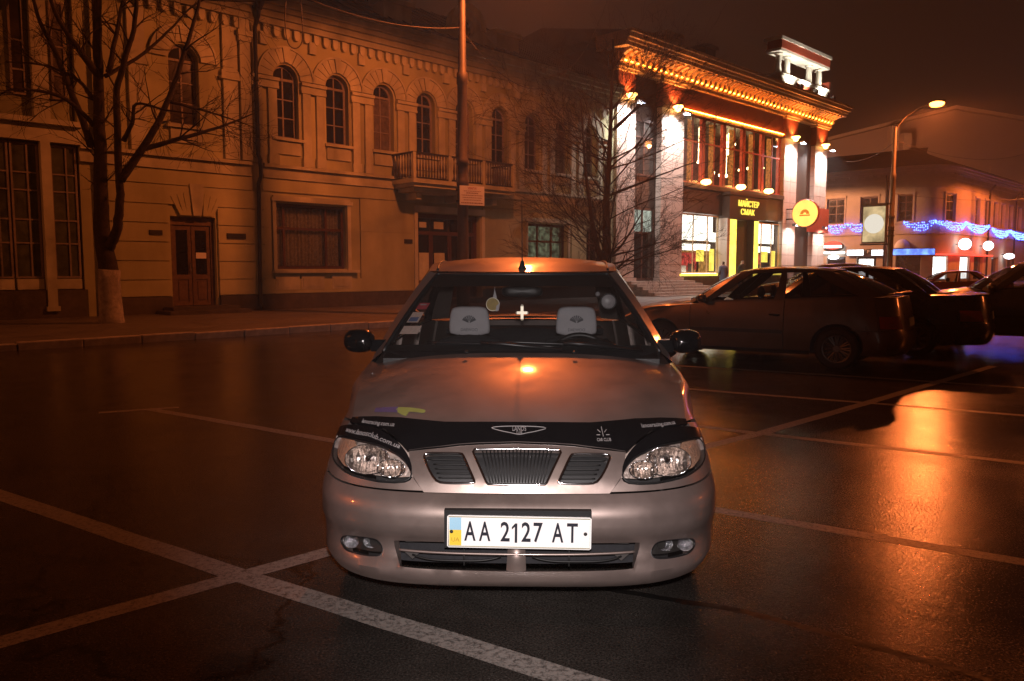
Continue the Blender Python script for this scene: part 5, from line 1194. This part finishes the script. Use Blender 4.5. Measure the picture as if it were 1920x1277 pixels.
# grille panel with three openings
gp = [(0, .5315), (.343, .5325), (.392, .586), (.412, .63), (.424, .664), (.361, .671), (.306, .676), (.23, .684), (.158, .688), (0, .692)]
gp = gp+[(-a, b) for a, b in gp[::-1][1:-1]]
sg_ = smooth_loop([(.360, .652), (.350, .661), (.30, .663), (.226, .663), (.206, .655), (.180, .615), (.158, .577), (.162, .569), (.20, .567), (.265, .567), (.300, .574), (.330, .605), (.352, .637)], 2)
mg = [(.166, .676), (.172, .668), (.140, .618), (.112, .570), (.106, .565), (0, .562)]; mg = mg+[(-a, b) for a, b in mg[::-1][1:]]+[(0, .679)]
gr = panel('grille_panel', gp, P, SILVER, car, [sg_, mir(sg_)[::-1], mg], .022, .03, .003)
go = MB().grid(lambda a, b: (lambda q: (q[0], q[1]+.05, q[2]))(P(a, b)), 30, 8, -.39, .39, .553, .69).obj('grille', K['black'], car, True)
for lp, cl in ((sg_, True), (mir(sg_), True), (mg, True)):
    tubes('chrome_rim', [(lambda q: (q[0], q[1]-.004, q[2]))(P(a, b)) for a, b in resample(lp, .02)], .0048, K['chrome'], go, 8, cl)
for k in range(-9, 10):
    a = k*.0155; tubes('upright_slat', [ins(.014)(a*.72, .567), ins(.012)(a, .674)], .0024, K['slat'], go, 5)
for s in (-1, 1):
    for k in range(6):
        z = .580+.0145*k; w0 = .165+.0085*k; w1 = .30+.0085*k if k < 4 else .348
        tubes('cross_slat', [ins(.014)(s*(w0+(w1-w0)*i/8), z) for i in range(9)],  .0026, K['slat'], go, 5)
# bonnet and its fly deflector
bn = MB().grid(C.bonnet, 40, 30, -1, 1, 0, 1).obj('bonnet', SILVER, car, True)
up = [(0, .748), (.15, .748), (.305, .747), (.42, .752), (.50, .755), (.62, .752), (.70, .745), (.772, .736)]; dn = [(.772, .722), (.70, .724), (.62, .727), (.56, .722), (.50, .704), (.46, .684), (.43, .664), (.361, .6735), (.306, .6785), (.23, .6865), (.158, .6905), (0, .6945)]
fo_ = up+dn; fo_ = fo_[:-1]+[(0, .6945)]+[(-a, b) for a, b in dn[::-1][1:]]+[(-a, b) for a, b in up[::-1][:-1]]
df = panel('fly_deflector', fo_, P, K['gloss'], car, (), .03, .012, .012)
onp = lambda sx, sz: (lambda x, y, z: lay(sx+x, sz+y, .0132+z))
text('lettering', 'lanosracing.com.ua', .016, K['print'], df, lambda x, y, z: onp(.60, .733)(x, y, z), .0005, width=.17)
text('lettering', 'lanosracing.com.ua', .016, K['print'], df, lambda x, y, z: onp(-.60, .733)(x, y, z), .0005, width=.17)
text('lettering', 'LANOS', .018, K['print'], df, onp(.008, .728), .0005)
wg = smooth_loop([(-.105, .731), (-.05, .735), (.06, .735), (.118, .731), (.085, .723), (.04, .717), (.008, .713), (-.025, .717), (-.07, .723)], 3)
tubes('wing_emblem', [onp(0, 0)(a, b, 0) for a, b in wg], .0016, K['print'], df, 5, True); text('lettering', 'CLUB', .010, K['print'], df, onp(.008, .7185), .0005)
m = MB()
for k in range(5):
    a = PI*k/4; m.tube([onp(.345, .712)(.012*math.cos(a), .010*math.sin(a), 0), onp(.345, .712)(.026*math.cos(a), .020*math.sin(a), 0)], .0014, 4)
m.tube([onp(.345, .712)(0, -.004, 0), onp(.345, .712)(0, .022, 0)], .0016, 4); m.obj('star_emblem', K['print'], df); text('lettering', 'CAR CLUB', .012, K['print'], df, onp(.345, .6985), .0005)
# sticker on the bonnet, washer jets
def onb(cx, cb, kx=.62): return lambda x, y, z: (lambda q: (q[0], q[1], q[2]+.0012+z))(C.bonnet(cx+x/.70, cb+y/.83))
VIO = mat('violet_print', (.10, .07, .16), .5); LIM = mat('lime_print', (.28, .30, .08), .5)
panel('bonnet_sticker', [(-.055, -.018), (.05, -.022), (.05, .022), (-.05, .018)], lambda a, b: onb(-.745, .095)(a, b, 0), VIO, bn, (), .02, .0)
panel('bonnet_sticker', smooth_loop([(.052, -.02), (.09, -.045), (.10, -.01), (.155, -.012), (.165, .004), (.15, .018), (.052, .02)], 2), lambda a, b: onb(-.745, .095)(a, b, 0), LIM, bn, (), .02, .0)
for s in (-1, 1): MB().ball((.26*s, 1.0, .953), (.012, .012, .008), 8, 5).obj('washer_jet', K['black'], bn)
C.cowl()
# windscreen: black border, shade band, wipers, stickers, mirror
ws = [o for o in car.children if o.name.startswith('windscreen') and 'pillar' not in o.name][0]
off = lambda d: (lambda a, b: (lambda q: (q[0], q[1]-d*.7, q[2]+d*.5))(C.wind(a, b)))
panel('black_border', [(-1, 0), (1, 0), (1, 1), (-1, 1)], off(-.004), K['black'], ws, [smooth_loop([(-.955, .10), (-.93, .07), (.93, .07), (.955, .10), (.945, .73), (.90, .785), (.5, .80), (-.5, .80), (-.90, .785), (-.945, .73)], 2)], .08, .0)
tubes('seal', [off(.0)(1, i/20) for i in range(21)]+[off(0)(1-2*i/30, 1) for i in range(1, 31)]+[off(0)(-1, 1-i/20) for i in range(1, 21)], .010, K['black'], ws, 8)
for (a0, b0), (a1, b1) in (((.28, .0), (-.52, .07)), ((.86, .0), (.06, .07))):
    A_, B_ = off(.02)(a0, b0), off(.015)(a1, b1); wp = tubes('wiper', [A_, lerp(A_, off(.035)((a0+a1)/2, (b0+b1)/2+.005), 1.0), off(.03)(a1*.7+a0*.3, b1*.8+b0*.2)], .009, K['black'], car, 6)
    tubes('blade', [off(.009)(a0+(a1-.16-a0)*t, .035+.05*t) for t in [i/12 for i in range(13)]], .006, K['black'], wp, 6)
stick = [((-.95, -.845), (.475, .56), mat('red_sticker', (.45, .07, .09), .6, var=.25, scale=60)), ((-.955, -.85), (.315, .44), mat('cream_sticker', (.62, .52, .46), .6, var=.15, scale=50)), ((-.957, -.80), (.185, .275), D.materials['cream_sticker'])]
for (a0, a1), (b0, b1), m_ in stick:
    so = panel('windscreen_sticker', [(a0, b0), (a1, b0), (a1, b1), (a0, b1)], off(-.006), m_, ws, (), .05, .0)
panel('windscreen_sticker', [(-.945, .325), (-.865, .325), (-.865, .375), (-.945, .375)], off(-.003), mat('blue_sticker', (.12, .18, .34), .6, var=.2, scale=50), ws, (), .05, .0)
panel('windscreen_sticker', [(-.93, .525), (-.87, .525), (-.87, .54), (-.93, .54)], off(-.003), K['cover'], ws, (), .05, .0)
rm = MB().grid(lambda u, v: (.12*math.copysign(abs(math.cos(u))**.5, math.cos(u))*math.sin(v)**.5, 1.80-.025*math.cos(v), 1.222+.033*math.copysign(abs(math.sin(u))**.7, math.sin(u))*math.sin(v)**.5), 24, 8, 0, 2*PI, 0, PI).obj('rear_view_mirror', K['black'], car, True)
tubes('mirror_stem', [(0, 1.80, 1.235), (0, 1.77, 1.30)], .008, K['black'], rm, 6)
# dashboard, wheel, seats with pale covers
db = [(1.20, .90), (1.30, .925), (1.46, .93), (1.56, .90), (1.60, .84), (1.58, .70), (1.5, .60), (1.2, .60)]
MB().add([(s*.70, y, z) for s in (-1, 1) for y, z in db], [tuple(range(8)), tuple(range(15, 7, -1))]+[(i, (i+1) % 8, 8+(i+1) % 8, 8+i) for i in range(8)]).obj('dashboard', K['black'], car)
MB().ball((.335, 1.50, .93), (.19, .10, .05), 14, 6).obj('instrument_hood', K['black'], car, True)
st = MB(); cc = Vector((.335, 1.74, .80)); ax = Vector((0, -.42, -.0)); R_ = .185; tl = RAD(24)
st.tube([(cc.x+R_*math.cos(a), cc.y+R_*math.sin(a)*math.sin(tl), cc.z+R_*math.sin(a)*math.cos(tl)) for a in [2*PI*i/40 for i in range(41)]], .016, 10, False); st.ball(cc, (.07, .03, .05), 12, 8)
st.tube([(cc.x-R_, cc.y, cc.z), (cc.x+R_, cc.y, cc.z)], .018, 8); st.obj('steering_wheel', K['black'], car, True)
def cover(s, so):
    pts = smooth_loop([(-.128, -.06), (-.118, .055), (-.085, .086), (0, .09), (.085, .086), (.118, .055), (.128, -.06), (.10, -.085), (0, -.098), (-.10, -.085)], 4)
    h_ = MB(); n = len(pts)
    V = []; F = []
    for k, (d, sc) in enumerate(((0, .0), (0, .6), (.003, .88), (.012, .97), (.035, 1.0), (.085, .97), (.10, .85))):
        V += [(s*.335+x*sc, 2.15-.01+d, 1.028+z*sc) for x, z in pts]
        if k: F += [((k-1)*n+i, (k-1)*n+(i+1) % n, k*n+(i+1) % n, k*n+i) for i in range(n)]
    h_.add(V, F); ho = h_.obj('headrest', K['cover'], so, True)
    fr_ = lambda x, y, z: (s*.335+x, 2.137-z, 1.028+y)
    text('lettering', 'DAEWOO', .026, K['ink'], ho, lambda x, y, z: fr_(x, y-.055, z), .0006, width=.105)
    m = MB()
    for i, a in enumerate((-58, -36, -18, 0, 18, 36, 58)):
        t_ = RAD(a); L0, L1, wd = (.012, .046, .0045) if abs(a) < 50 else (.004, .046, .010)
        dx, dz = math.sin(t_), math.cos(t_); ex = Vector((dz, -dx))
        q = [(dx*L0-ex.x*wd*.35, dz*L0-ex.y*wd*.35), (dx*L0+ex.x*wd*.35, dz*L0+ex.y*wd*.35), (dx*L1+ex.x*wd, dz*L1+ex.y*wd), (dx*L1-ex.x*wd, dz*L1-ex.y*wd)]
        m.prism([(s*.335+x, 1.018+z) for x, z in q], 2.1372, 2.1392)
    m.obj('shell_emblem', K['ink'], ho)
C.seats(2.03, .335, cover)
C.mirrors(1.50, .962, K['gloss'], .765, .172, .13)
# number plate
pc = lambda x, y, z: (x, -.026-z, y)
nb_ = MB().box(-.264, .264, -.018, .01, .352, .490).obj('plate_holder', K['black'], car); nb_.location = (.006, 0, 0)
np_ = MB().prism([(-.258, .358), (-.252, .353), (.252, .353), (.258, .358), (.258, .466), (.252, .471), (-.252, .471), (-.258, .466)], -.024, -.0185).obj('number_plate', K['plate'], car, loc=(.006, 0, .0), rot=(0, RAD(.7), 0))
tubes('plate_rim', [(-.253, -.0242, .358), (.253, -.0242, .358), (.253, -.0242, .466), (-.253, -.0242, .466)], .0022, K['trim'], np_, 5, True)
box('blue_band', (-.250, -.207, -.0252, -.0242, .418, .463), K['blue'], np_); box('yellow_band', (-.250, -.207, -.0252, -.0242, .361, .4175), K['yellow'], np_)
text('country_code', 'UA', .022, mat('ochre_ink', (.5, .3, .03), .5), np_, lambda x, y, z: pc(-.2285+x, .382+y, z), .0004)
def ch(s, x, wd): text('character', s, .100, K['ink'], np_, lambda a, b, z: pc(x+a, .4105+b*1.0, z), .0006, width=wd, bold=.0015)
for s, x, wd in (('A', -.176, .041), ('A', -.123, .041), ('2', -.050, .033), ('2', .025, .033), ('7', .066, .033), ('A', .138, .041), ('T', .190, .039)): ch(s, x, wd)
MB().prism([(-.0155, .375), (-.0065, .375), (-.0065, .446), (-.0145, .446), (-.0265, .432), (-.0265, .423), (-.0155, .433)], -.0266, -.0256).obj('character', K['ink'], np_)
for x in (-.2425, .237): MB().lathe([(0, -.0275), (.006, -.027), (.007, -.0245)], 10, 'y', (x, 0, .411)).obj('plate_screw', K['iron'], np_)
# roof mouldings, aerial
for s in (-1, 1): tubes('roof_moulding', [(lambda q: (q[0], q[1], q[2]+.002))(C.roof(s*.905, .02+.96*i/24)) for i in range(25)], .008, K['black'], car, 6)
ae = MB().lathe([(.0, .05), (.010, .045), (.016, .02), (.026, .0)], 12, c=(.0, 1.83, 1.352)).obj('aerial', K['black'], car, True); tubes('whip', [(0, 1.83, 1.39), (-.004, 1.90, 1.76)], [.003, .0016], K['black'], ae, 5)
# ornaments hanging in the windscreen
def hang(name, label, cat, x, y, z):
    p_ = Matrix.Rotation(-PSI, 4, 'Z') @ Vector((x, y, 0)); return thing(name, label, cat, (CARX+p_.x, CARY+p_.y, z), -PSI)
GO = mat('pale_brass', (.75, .70, .55), .35, .4)
cr = hang('cross_pendant', 'small pale cross hanging from the rear-view mirror of the silver car', 'pendant', 0, 1.76, 1.10)
m = MB(); m.box(-.008, .008, -.003, .003, -.036, .04).box(-.03, .03, -.004, .002, -.007, .009)
for x, z in ((-.03, 0), (.03, 0), (0, .042), (0, -.038)): m.ball((x, 0, z), (.0085, .004, .0085), 8, 6)
m.ball((0, 0, .001), (.015, .004, .015), 8, 6); m.obj('cross', GO, cr); tubes('cord', [(0, 0, .04), (0, .03, .12)], .0012, K['black'], cr, 4)
af = hang('round_pendant', 'round yellow pendant hanging left of the cross in the silver car', 'pendant', -.168, 1.75, 1.15)
MB().lathe([(0, -.006), (.034, -.006), (.037, -.003), (.037, .003), (.034, .006), (0, .006)], 24, 'y').obj('disc', mat('mustard_disc', (.34, .24, .06), .6, var=.2, scale=60), af, 40); tubes('rim', [(.037*math.cos(a), -.002, .037*math.sin(a)) for a in [2*PI*i/24 for i in range(24)]], .003, GO, af, 6, True)
m = MB(); m.tube([(.004, 0, .036), (.012, .01, .10)], .0012, 4).add([(.0, -.004, .036), (.024, -.004, .036), (.012, -.002, .085)], [(0, 1, 2)]).add([(.02, -.007, -.01), (.042, -.007, .01), (.034, -.007, -.036), (.018, -.007, -.04)], [(0, 1, 2, 3)]); m.obj('ribbon', K['cover'], af)
sd = hang('suction_dial', 'pale round suction dial stuck inside the windscreen of the silver car', 'dial', .498, 1.80, 1.165)
MB().lathe([(0, -.008), (.036, -.008), (.041, -.004), (.041, .006), (.0, .012)], 24, 'y').obj('dial', mat('frosted_plastic', (.30, .28, .29), .4, var=.2, scale=60), sd, 40); tubes('rim', [(.044*math.cos(a), -.004, .044*math.sin(a)) for a in [2*PI*i/24 for i in range(24)]], .0045, K['black'], sd, 6, True)
MB().ball((-.062, .0, .043), (.014, .012, .014), 12, 8).obj('knob', D.materials['frosted_plastic'], sd, True)

# ------------------------------------------------------------------ other parked cars
def generic_shell(L, W=.80, Wm=.838, af=.45, ar=.36): return Shell(W, Wm, af, ar, L,
    [(.18, .08), (.25, .03), (.35, .0), (.5, .0), (.56, .04), (.62, .07), (.70, .13), (.80, .26)], [(.2, .10), (.3, .02), (.5, 0), (.56, .03), (.7, .05), (.95, .10), (1.05, .13)],
    [(.18, .93), (.3, .99), (.5, 1), (.62, .975), (.75, .94)], [(.18, .94), (.25, .965), (.35, .985), (.5, 1), (.65, .995), (.8, .975), (.93, .945), (1.05, .92)], [(.2, .95), (.3, .99), (.5, 1), (.7, .98), (.95, .92)])
BASE = dict(sill=.25, R=.292, zseam=.54, track=.72, ztop=[(.40, .71), (.6, .735), (.9, .775), (1.3, .845), (1.7, .885), (2.6, .92), (3.5, .95), (4.3, .96)],
            xr=[(1.8, .555), (2.5, .58), (3.4, .55)], wx=.71, wy=1.12, wdy=.22, wz=.93, bs=.78, bf=[(0, .73), (1, .72)], brx=.735, bry=1.09, brd=.18, brz=.925, brc=.07, bh=.03, glassm=K['tint'], wglass=K['tint'], strip=True, bumper=None)
GREEN = paint('dark_brown_lacquer', (.10, .068, .052), .35, .45, .6); BLACKP = paint('black_lacquer', (.012, .012, .013), .3, .3, .8); GREY = paint('dark_grey_lacquer', (.06, .055, .052), .34, .4, .7); REDP = paint('dark_red_lacquer', (.16, .03, .025), .35, .3, .7)
def park(name, label, kind, loc, ang, pm, group='cars parked beside the silver car', scale=None):
    t = thing(name, label, 'car', (loc[0], loc[1], 0), ang, group); sp = dict(BASE)
    if kind == 'hatch':
        sp.update(L=4.15, wheel_y=(.82, 3.31), doors=(1.28, 2.62), yq=3.84, yb0=1.42, yb1=3.82, yt0=1.95, yt1=3.18, zr=[(1.9, 1.30), (2.1, 1.335), (2.6, 1.365), (3.0, 1.345), (3.3, 1.30)], yc0=1.78, yc1=3.24, zc=[(1.7, 1.29), (1.9, 1.345), (2.3, 1.39), (2.7, 1.395), (3.1, 1.365), (3.3, 1.335)],
                  bx=.62, by=3.98, bdy=.14, bz=1.015, glass_q=[(.05, .44, .10, .03), (.50, .92, .02, -.14)], spokes=12, ztop=[(.40, .71), (.6, .735), (.9, .775), (1.3, .845), (1.7, .885), (2.6, .92), (3.5, .97), (4.0, .985)])
    else:
        sp.update(L=4.5, wheel_y=(.85, 3.48), doors=(1.30, 2.35, 3.25), yq=4.08, boot=True, yb0=1.42, yb1=3.66, yt0=1.98, yt1=3.10, zr=[(1.9, 1.31), (2.1, 1.345), (2.6, 1.375), (3.0, 1.355), (3.3, 1.32)], yc0=1.80, yc1=3.2, zc=[(1.7, 1.30), (1.9, 1.35), (2.3, 1.40), (2.7, 1.405), (3.1, 1.375), (3.3, 1.345)],
                  bx=.60, by=3.74, bdy=.15, bz=1.0, glass_q=[(.05, .46, .09, .02), (.50, .90, .02, -.06)], spokes=8)
    c = Car(t, generic_shell(sp['L']), pm, dict(sp, bumper=pm, framem=pm)); c.build(); c.front(); c.seats(2.05); c.mirrors(1.5, .94, pm)
    if scale: t.scale = scale
    return t
HA = RAD(-123)
hatch = park('hatchback_car', 'dark brown three-door hatchback parked beside the silver car', 'hatch', (1.98, 12.94), HA, GREEN)
sedan = park('saloon_car', 'black saloon car parked behind the brown hatchback', 'sedan', (3.72, 14.66), HA, BLACKP)
def copy_tree(o, parent=None, swap=None):
    c = o.copy(); COL.objects.link(c); c.parent = parent
    for ch in list(o.children): copy_tree(ch, c)
    return c
def recolor(o, old, new):
    if o.type == 'MESH' and o.data.materials and o.data.materials[0] is old:
        o.material_slots[0].link = 'OBJECT'; o.material_slots[0].material = new
    for c in o.children: recolor(c, old, new)
for src, name, label, loc, ang, sc, old, new in (
        (hatch, 'hatchback_car', 'tall dark grey car parked past the black saloon, its side window lit through', (7.35, 15.2), HA, (1.05, 1.1, 1.11), GREEN, GREY),
        (hatch, 'hatchback_car', 'dark car whose roof shows over the brown hatchback', (7.2, 24.1), HA, (1, 1.05, 1.09), GREEN, GREY),
        (sedan, 'saloon_car', 'dark red saloon far off before the lit shop fronts', (15.0, 31.5), RAD(-115), (.95, .95, .93), BLACKP, REDP)):
    c = copy_tree(src); c.name = name; c.location = (loc[0], loc[1], 0); c.rotation_euler = (0, 0, ang); c.scale = sc; c['label'] = label; c['group'] = 'cars parked beside the silver car'; recolor(c, old, new)
    if src is hatch and loc[0] > 8:
        for ch in c.children:
            if ch.type == 'MESH' and ch.name.startswith('side_window'): ch.material_slots[0].link = 'OBJECT'; ch.material_slots[0].material = K['glass']

# ------------------------------------------------------------------ two people at the shop door
SKIN = mat('skin', (.42, .25, .17), .6); HAIR = mat('dark_hair', (.015, .012, .01), .6)
def person(label, u, v, face, coat, trousers, h=1.70, lean=0.):
    t = thing('person', label, 'person', street(u, v, .12), RAD(face), 'people at the shop door'); k = h/1.75
    V = [(0, 0, .95), (0, .01, 1.12), (0, .0, 1.32), (0, .0, 1.45), (0, -.01, 1.54), (0, -.02, 1.66), (0, -.02, 1.72),
         (.10, 0, .90), (.11, -.02, .50), (.11, .03, .10), (.12, -.12, .04), (-.10, 0, .90), (-.11, .03, .50), (-.11, .06, .10), (-.12, -.08, .04),
         (.19, 0, 1.40), (.25, .03, 1.13), (.21, -.12, .96), (.17, -.19, .93), (-.19, 0, 1.40), (-.25, .03, 1.13), (-.22, -.06, .90), (-.20, -.10, .82)]
    E_ = [(0, 1), (1, 2), (2, 3), (3, 4), (4, 5), (5, 6), (0, 7), (7, 8), (8, 9), (9, 10), (0, 11), (11, 12), (12, 13), (13, 14), (3, 15), (15, 16), (16, 17), (17, 18), (3, 19), (19, 20), (20, 21), (21, 22)]
    rr = [(.19, .14), (.18, .13), (.20, .13), (.13, .10), (.06, .06), (.085, .10), (.06, .07), (.11, .11), (.075, .075), (.055, .06), (.045, .035), (.11, .11), (.075, .075), (.055, .06), (.045, .035), (.085, .08), (.065, .065), (.05, .05), (.035, .03), (.085, .08), (.065, .065), (.05, .05), (.035, .03)]
    me = D.meshes.new('body'); me.from_pydata([(x*k, y*k, z*k) for x, y, z in V], E_, []); o = put('body', me, t)
    o.modifiers.new('skin', 'SKIN')
    for i, sv in enumerate(me.skin_vertices[0].data): sv.radius = (rr[i][0]*k, rr[i][1]*k); sv.use_root = i == 0
    ss = o.modifiers.new('sub', 'SUBSURF'); ss.levels = 2; ss.render_levels = 2
    bpy.context.view_layer.update()
    m2 = D.meshes.new_from_object(o.evaluated_get(bpy.context.evaluated_depsgraph_get())); o.modifiers.clear(); o.data = m2; m2.name = 'body'
    for m_ in (coat, trousers, SKIN, HAIR): m2.materials.append(m_)
    for p_ in m2.polygons:
        z = p_.center.z/k; p_.use_smooth = True; x = abs(p_.center.x)/k
        p_.material_index = 3 if z > 1.67 or (z > 1.56 and p_.center.y/k > .0) else (2 if z > 1.50 or (x > .16 and z < .93 and z > .78) else (0 if z > .78 else 1))
    MB().lathe([(.205, .70), (.215, .80), (.20, .95), (.185, 1.1), (.205, 1.3)], 18).obj('coat_skirt', coat, t, True).scale = (k, k*.74, k)
    MB().ball((0, -.125*k, 1.625*k), (.014, .022, .02), 8, 6).obj('nose', SKIN, t, True)
    return t
person('person in a blue-grey coat standing before the lit shop window', 28.95, -1.3, 200, mat('blue_grey_coat', (.10, .11, .15), .9), mat('dark_trousers', (.02, .02, .025), .9), 1.66)
person('person in a dark coat at the glowing shop door', 31.4, -1.0, 30, mat('dark_olive_coat', (.03, .035, .022), .9), D.materials['dark_trousers'], 1.74)

# ------------------------------------------------------------------ damp night air
hz = MB().box(-60, 260, -60, 260, -1.0, 34).obj('haze', None); hz.data.materials.clear(); tag(hz, 'thin damp night air lit by the lamps', kind='stuff')
hm = D.materials.new('haze'); hm.use_nodes = True; t_ = hm.node_tree; t_.nodes.clear()
o_ = t_.nodes.new('ShaderNodeOutputMaterial'); v_ = t_.nodes.new('ShaderNodeVolumePrincipled'); v_.inputs['Density'].default_value = .0017; v_.inputs['Color'].default_value = (.9, .88, .85, 1); v_.inputs['Anisotropy'].default_value = .45
t_.links.new(v_.outputs[0], o_.inputs['Volume']); hz.data.materials.append(hm)
